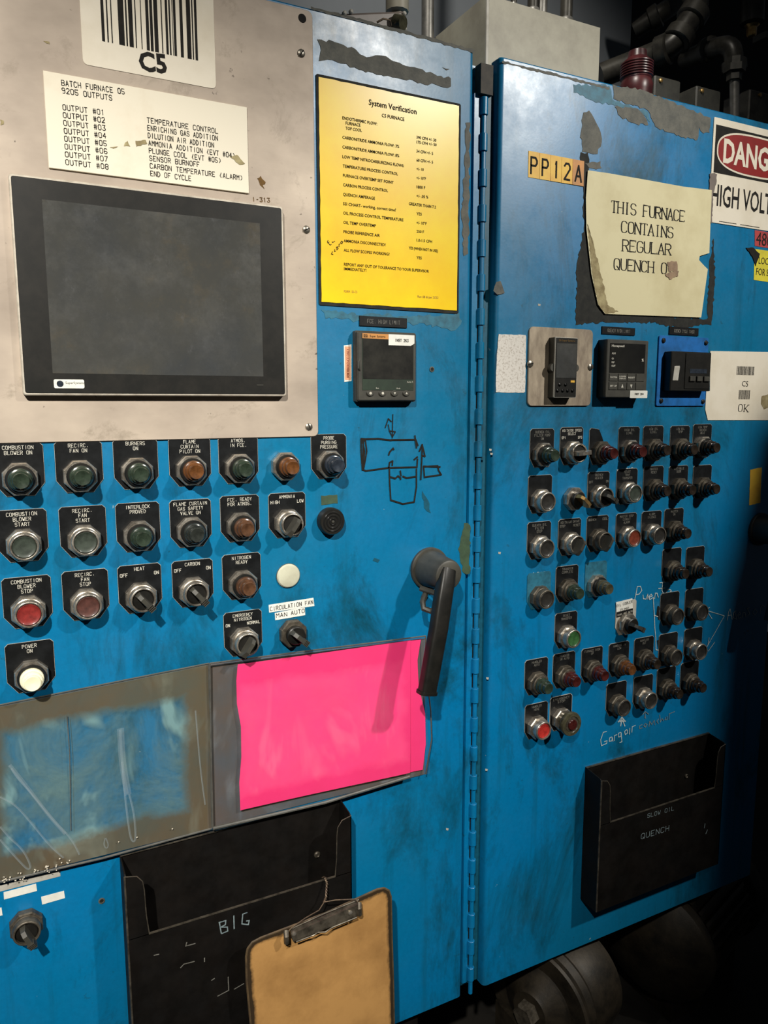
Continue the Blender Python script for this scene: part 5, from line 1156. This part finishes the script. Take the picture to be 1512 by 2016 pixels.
for x, y in ((679, 25), (692, 22), (797, 26), (798, 56)):
    c_ = at(x, y, -.097); q = MB(sb.location); q.lathe([(.0035, -.101), (.0035, -.097), (.002, -.0955)], 10, (c_.x, c_.z)); q.build('screw', M['plateedge'], sb)
p = at(782, 2, -.16); cg = thing('cable_gland', (p.x, .16, p.z), 'cream cable gland above the brown box', 'gland')
q = MB(cg.location); q.lathe([(.012, -.055), (.012, -.02), (.020, -.018), (.020, .008), (.016, .012), (.014, .06)], 12, (p.x, .16), axis='z', base=p.z); q.build('body', M['beige'], cg)
q = MB(cg.location); q.tube([(p.x, .16, p.z+.055), (p.x+.02, .16, p.z+.3)], .010, 10); q.build('cable', M['black'], cg)
# pipes in the dark on the right
def pipe(name, pts, r, label, mat='pipe', cuffs=(), cat='pipe'):
    P = [at(x, y, -d) for x, y, d in pts]
    t_ = thing(name, P[0], label, cat); sm_ = []
    for i in range(len(P)):
        if 0 < i < len(P)-1:
            a_, b3 = P[i].lerp(P[i-1], min(.45, r*1.6/(P[i]-P[i-1]).length)), P[i].lerp(P[i+1], min(.45, r*1.6/(P[i]-P[i+1]).length))
            for k in range(6): f_ = k/5; sm_.append((a_.lerp(P[i], f_)).lerp(P[i].lerp(b3, f_), f_))
        else: sm_.append(P[i])
    q = MB(t_.location); q.tube(sm_, r, 16); q.build('pipe_run', M[mat], t_)
    for i, k in cuffs:
        a_ = P[i].lerp(P[i+1], k); d = (P[i+1]-P[i]).normalized(); q = MB(t_.location); q.tube([a_-d*r*.55, a_-d*r*.45, a_+d*r*.45, a_+d*r*.55], [r*1.1, r*1.28, r*1.28, r*1.1], 16); q.build('coupling', M[mat], t_)
    return t_
pipe('oil_pipe', [(1180, 150, .55), (1262, 118, .50), (1325, 92, .42), (1378, 8, .40), (1330, -70, .55), (1200, -60, .6)], .030, 'thick dark oily pipe with two elbows behind the right door', cuffs=((2, .22), (2, .75), (1, .7)))
pipe('oil_pipe', [(1250, 60, .66), (1300, 28, .6), (1400, -40, .6)], .026, 'dark pipe disappearing behind the thick elbowed pipe', cuffs=((0, .8),))
pipe('elbow_pipe', [(1350, 118, .55), (1400, 95, .42), (1443, 88, .36), (1446, 140, .36)], .024, 'dark elbow pipe leading down to a union nut', cuffs=((0, .9), (2, .8)))
up_ = pipe('riser_pipe', [(1446, 120, .30), (1446, 240, .30)], .0115, 'bright grey riser pipe behind the danger sign', mat='conduit')
P_ = at(1446, 140, -.30)
q = MB(up_.location); b_2 = at(1446, 230, -.30); q.tube([(b_2.x, .30, b_2.z), (b_2.x, .30, 0.0)], .0115, 16); q.build('lower_run', M['conduit'], up_)
q = MB(up_.location); q.lathe([(.018, -.022), (.018, -.004), (.026, -.003), (.026, .013), (.019, .014), (.019, .03), (.013, .034)], 6, (P_.x, .30), axis='z', base=P_.z, rot=.3); q.build('union_nut', M['pipe'], up_, 20)
fb = pipe('filter_bowl', [(1484, -40, .40), (1480, 46, .40)], .030, 'dark cylindrical filter bowl at the top right corner', cat='filter')
P_ = at(1480, 58, -.40); q = MB(fb.location); q.lathe([(.010, -.018), (.013, -.014), (.013, .004), (.020, .010)], 8, (P_.x, .40), axis='z', base=P_.z); q.build('drain_nut', M['brass'], fb)
P_ = at(1505, 76, -.36); q = MB(fb.location); q.box(P_.x-.02, P_.x+.12, .34, .38, P_.z-.008, P_.z+.008); q.build('bracket', M['bezel_grey'], fb)
P_ = at(1252, 178, -.16); rf = thing('red_fitting', (P_.x, .16, P_.z), 'dark red ribbed round fitting behind the top edge of the right door', 'fitting')
q = MB(rf.location); pr = [(.030, -.03), (.033, -.005), (.034, .008), (.030, .018), (.031, .020)]
for k in range(6): pr += [(.0305, .022+k*.005), (.0335, .0235+k*.005), (.0335, .0255+k*.005), (.0305, .027+k*.005)]
pr += [(.027, .056), (.020, .062), (.018, .075)]
q.lathe(pr, 28, (P_.x, .16), axis='z', base=P_.z); q.build('body', M['redfit'], rf)
q = MB(rf.location); q.lathe([(.040, TB-P_.z), (.040, TB-P_.z+.008), (.03, TB-P_.z+.01)], 20, (P_.x, .16), axis='z', base=P_.z); q.build('base_flange', M['redfit'], rf)
def terminal(pts, d, dep, lab, mat='pipe'):
    a_, b3 = at(pts[0], pts[1], -d), at(pts[2], pts[3], -d); t_ = thing('equipment_box', ((a_.x+b3.x)/2, d+dep/2, TB), lab, 'box')
    q = MB(t_.location); q.prism(rrect(a_.x, b3.x, TB, max(a_.z, b3.z), .004), -d-dep, -d, .003); q.build('housing', M[mat], t_)
    q = MB(t_.location); q.lathe([(.005, -d), (.005, -d+.003), (.002, -d+.004)], 10, ((a_.x*.8+b3.x*.2), max(a_.z, b3.z)-.010)); q.build('screw', M['brass'], t_); return t_
terminal((1290, 150, 1341, 160), .22, .10, 'grey metal box behind the red fitting', 'bezel_grey')
terminal((1372, 170, 1420, 180), .22, .10, 'second grey metal box left of the riser pipe', 'bezel_grey')
terminal((1476, 190, 1570, 200), .34, .08, 'dark box right of the riser pipe', 'pipe')

# ------------------------------------------------------------------ machinery under the cabinet, lower right
def mach(px_, py_, d): return at(px_, py_, -d)
mt = mach(1345, 1850, .12); mo = thing('electric_motor', (mt.x, mt.y, 0), 'oily ribbed electric motor under the right door', 'motor')
ax_ = Vector((.94, .30, 0)).normalized(); tz = mt.z-.04
def disc(mbx, c_, prof, n=36):
    """lathe about the horizontal motor axis; prof = (radius, distance)"""
    e2 = Vector((0, 0, 1)); e1 = ax_.cross(e2); vs = []; fs = []
    for r, s_ in prof:
        for k in range(n): a_ = 2*math.pi*k/n; vs.append(c_+ax_*s_+e1*r*math.cos(a_)+e2*r*math.sin(a_))
    for j in range(len(prof)-1):
        for k in range(n): l_ = (k+1) % n; fs.append((j*n+k, j*n+l_, (j+1)*n+l_, (j+1)*n+k))
    fs.append(list(range(n))[::-1]); fs.append([(len(prof)-1)*n+k for k in range(n)]); mbx.add(vs, fs)
cM = Vector((mt.x, .13, .215))
q = MB(mo.location); disc(q, cM, [(.105, -.13), (.115, -.125), (.115, .15), (.10, .17)]); q.build('barrel', M['iron'], mo)
e2 = Vector((0, 0, 1)); e1 = ax_.cross(e2)
rb = MB(); rb.box(-.11, .12, -.004, .004, 0, .016); rbm = rb.mesh('rib', M['iron'], 0)
for k in range(30):
    a_ = 2*math.pi*k/30; d_ = e1*math.cos(a_)+e2*math.sin(a_); o = put('cooling_rib', rbm, mo); mat_ = Matrix((ax_, d_.cross(ax_), d_)).transposed().to_4x4()
    o.matrix_local = Matrix.Translation(cM+d_*.114-mo.location) @ mat_
q = MB(mo.location); disc(q, cM, [(.10, .14), (.135, .15), (.140, .16), (.140, .19), (.13, .20), (.06, .23), (.05, .25)]); q.build('end_bell', M['iron'], mo)
q = MB(mo.location); disc(q, cM, [(.05, -.20), (.13, -.16), (.138, -.15), (.138, -.125), (.10, -.12)]); q.build('front_bell', M['iron'], mo)
q = MB(mo.location); q.box(cM.x-.10, cM.x+.12, cM.y-.07, cM.y+.09, 0, cM.z-.09); q.build('mounting_foot', M['iron'], mo)
pc = mach(1086, 1985, .02); pu = thing('belt_pulley', (pc.x, pc.y, 0), 'large dark belt pulley at the bottom below the right door', 'pulley'); cP = Vector((pc.x, .05, pc.z))
q = MB(pu.location); disc(q, cP, [(.085, -.02), (.118, -.02), (.122, -.015), (.114, .002), (.122, .014), (.114, .026), (.122, .038), (.122, .12), (.10, .125)], 48); q.build('rim', M['iron'], pu)
q = MB(pu.location); disc(q, cP, [(.04, -.05), (.045, -.045), (.09, -.015), (.09, .02), (.04, .03)]); q.build('web', M['iron'], pu)
q = MB(pu.location); disc(q, cP, [(.022, -.075), (.026, -.072), (.026, -.04)], 6); q.build('hub_bolt', M['chrome_dark'], pu)
q = MB(pu.location); q.box(cP.x-.05, cP.x+.05, cP.y+.0, cP.y+.10, 0, cP.z-.06); q.build('pedestal', M['iron'], pu)

# unseen blocker added right of the view to shade the door's right end
oc = thing('shade_blocker', (1.86, -1.2, 0), 'unseen dark blocker added to shade the right end of the cabinet', 'light blocker')
q = MB(oc.location); q.box(1.730, 2.05, -1.32, -1.10, 0, 2.31); q.build('housing', M['pipe'], oc)
q = MB(oc.location); q.box(1.725, 2.055, -1.325, -1.095, 2.31, 2.33); q.build('blocker_top', M['pipe'], oc)
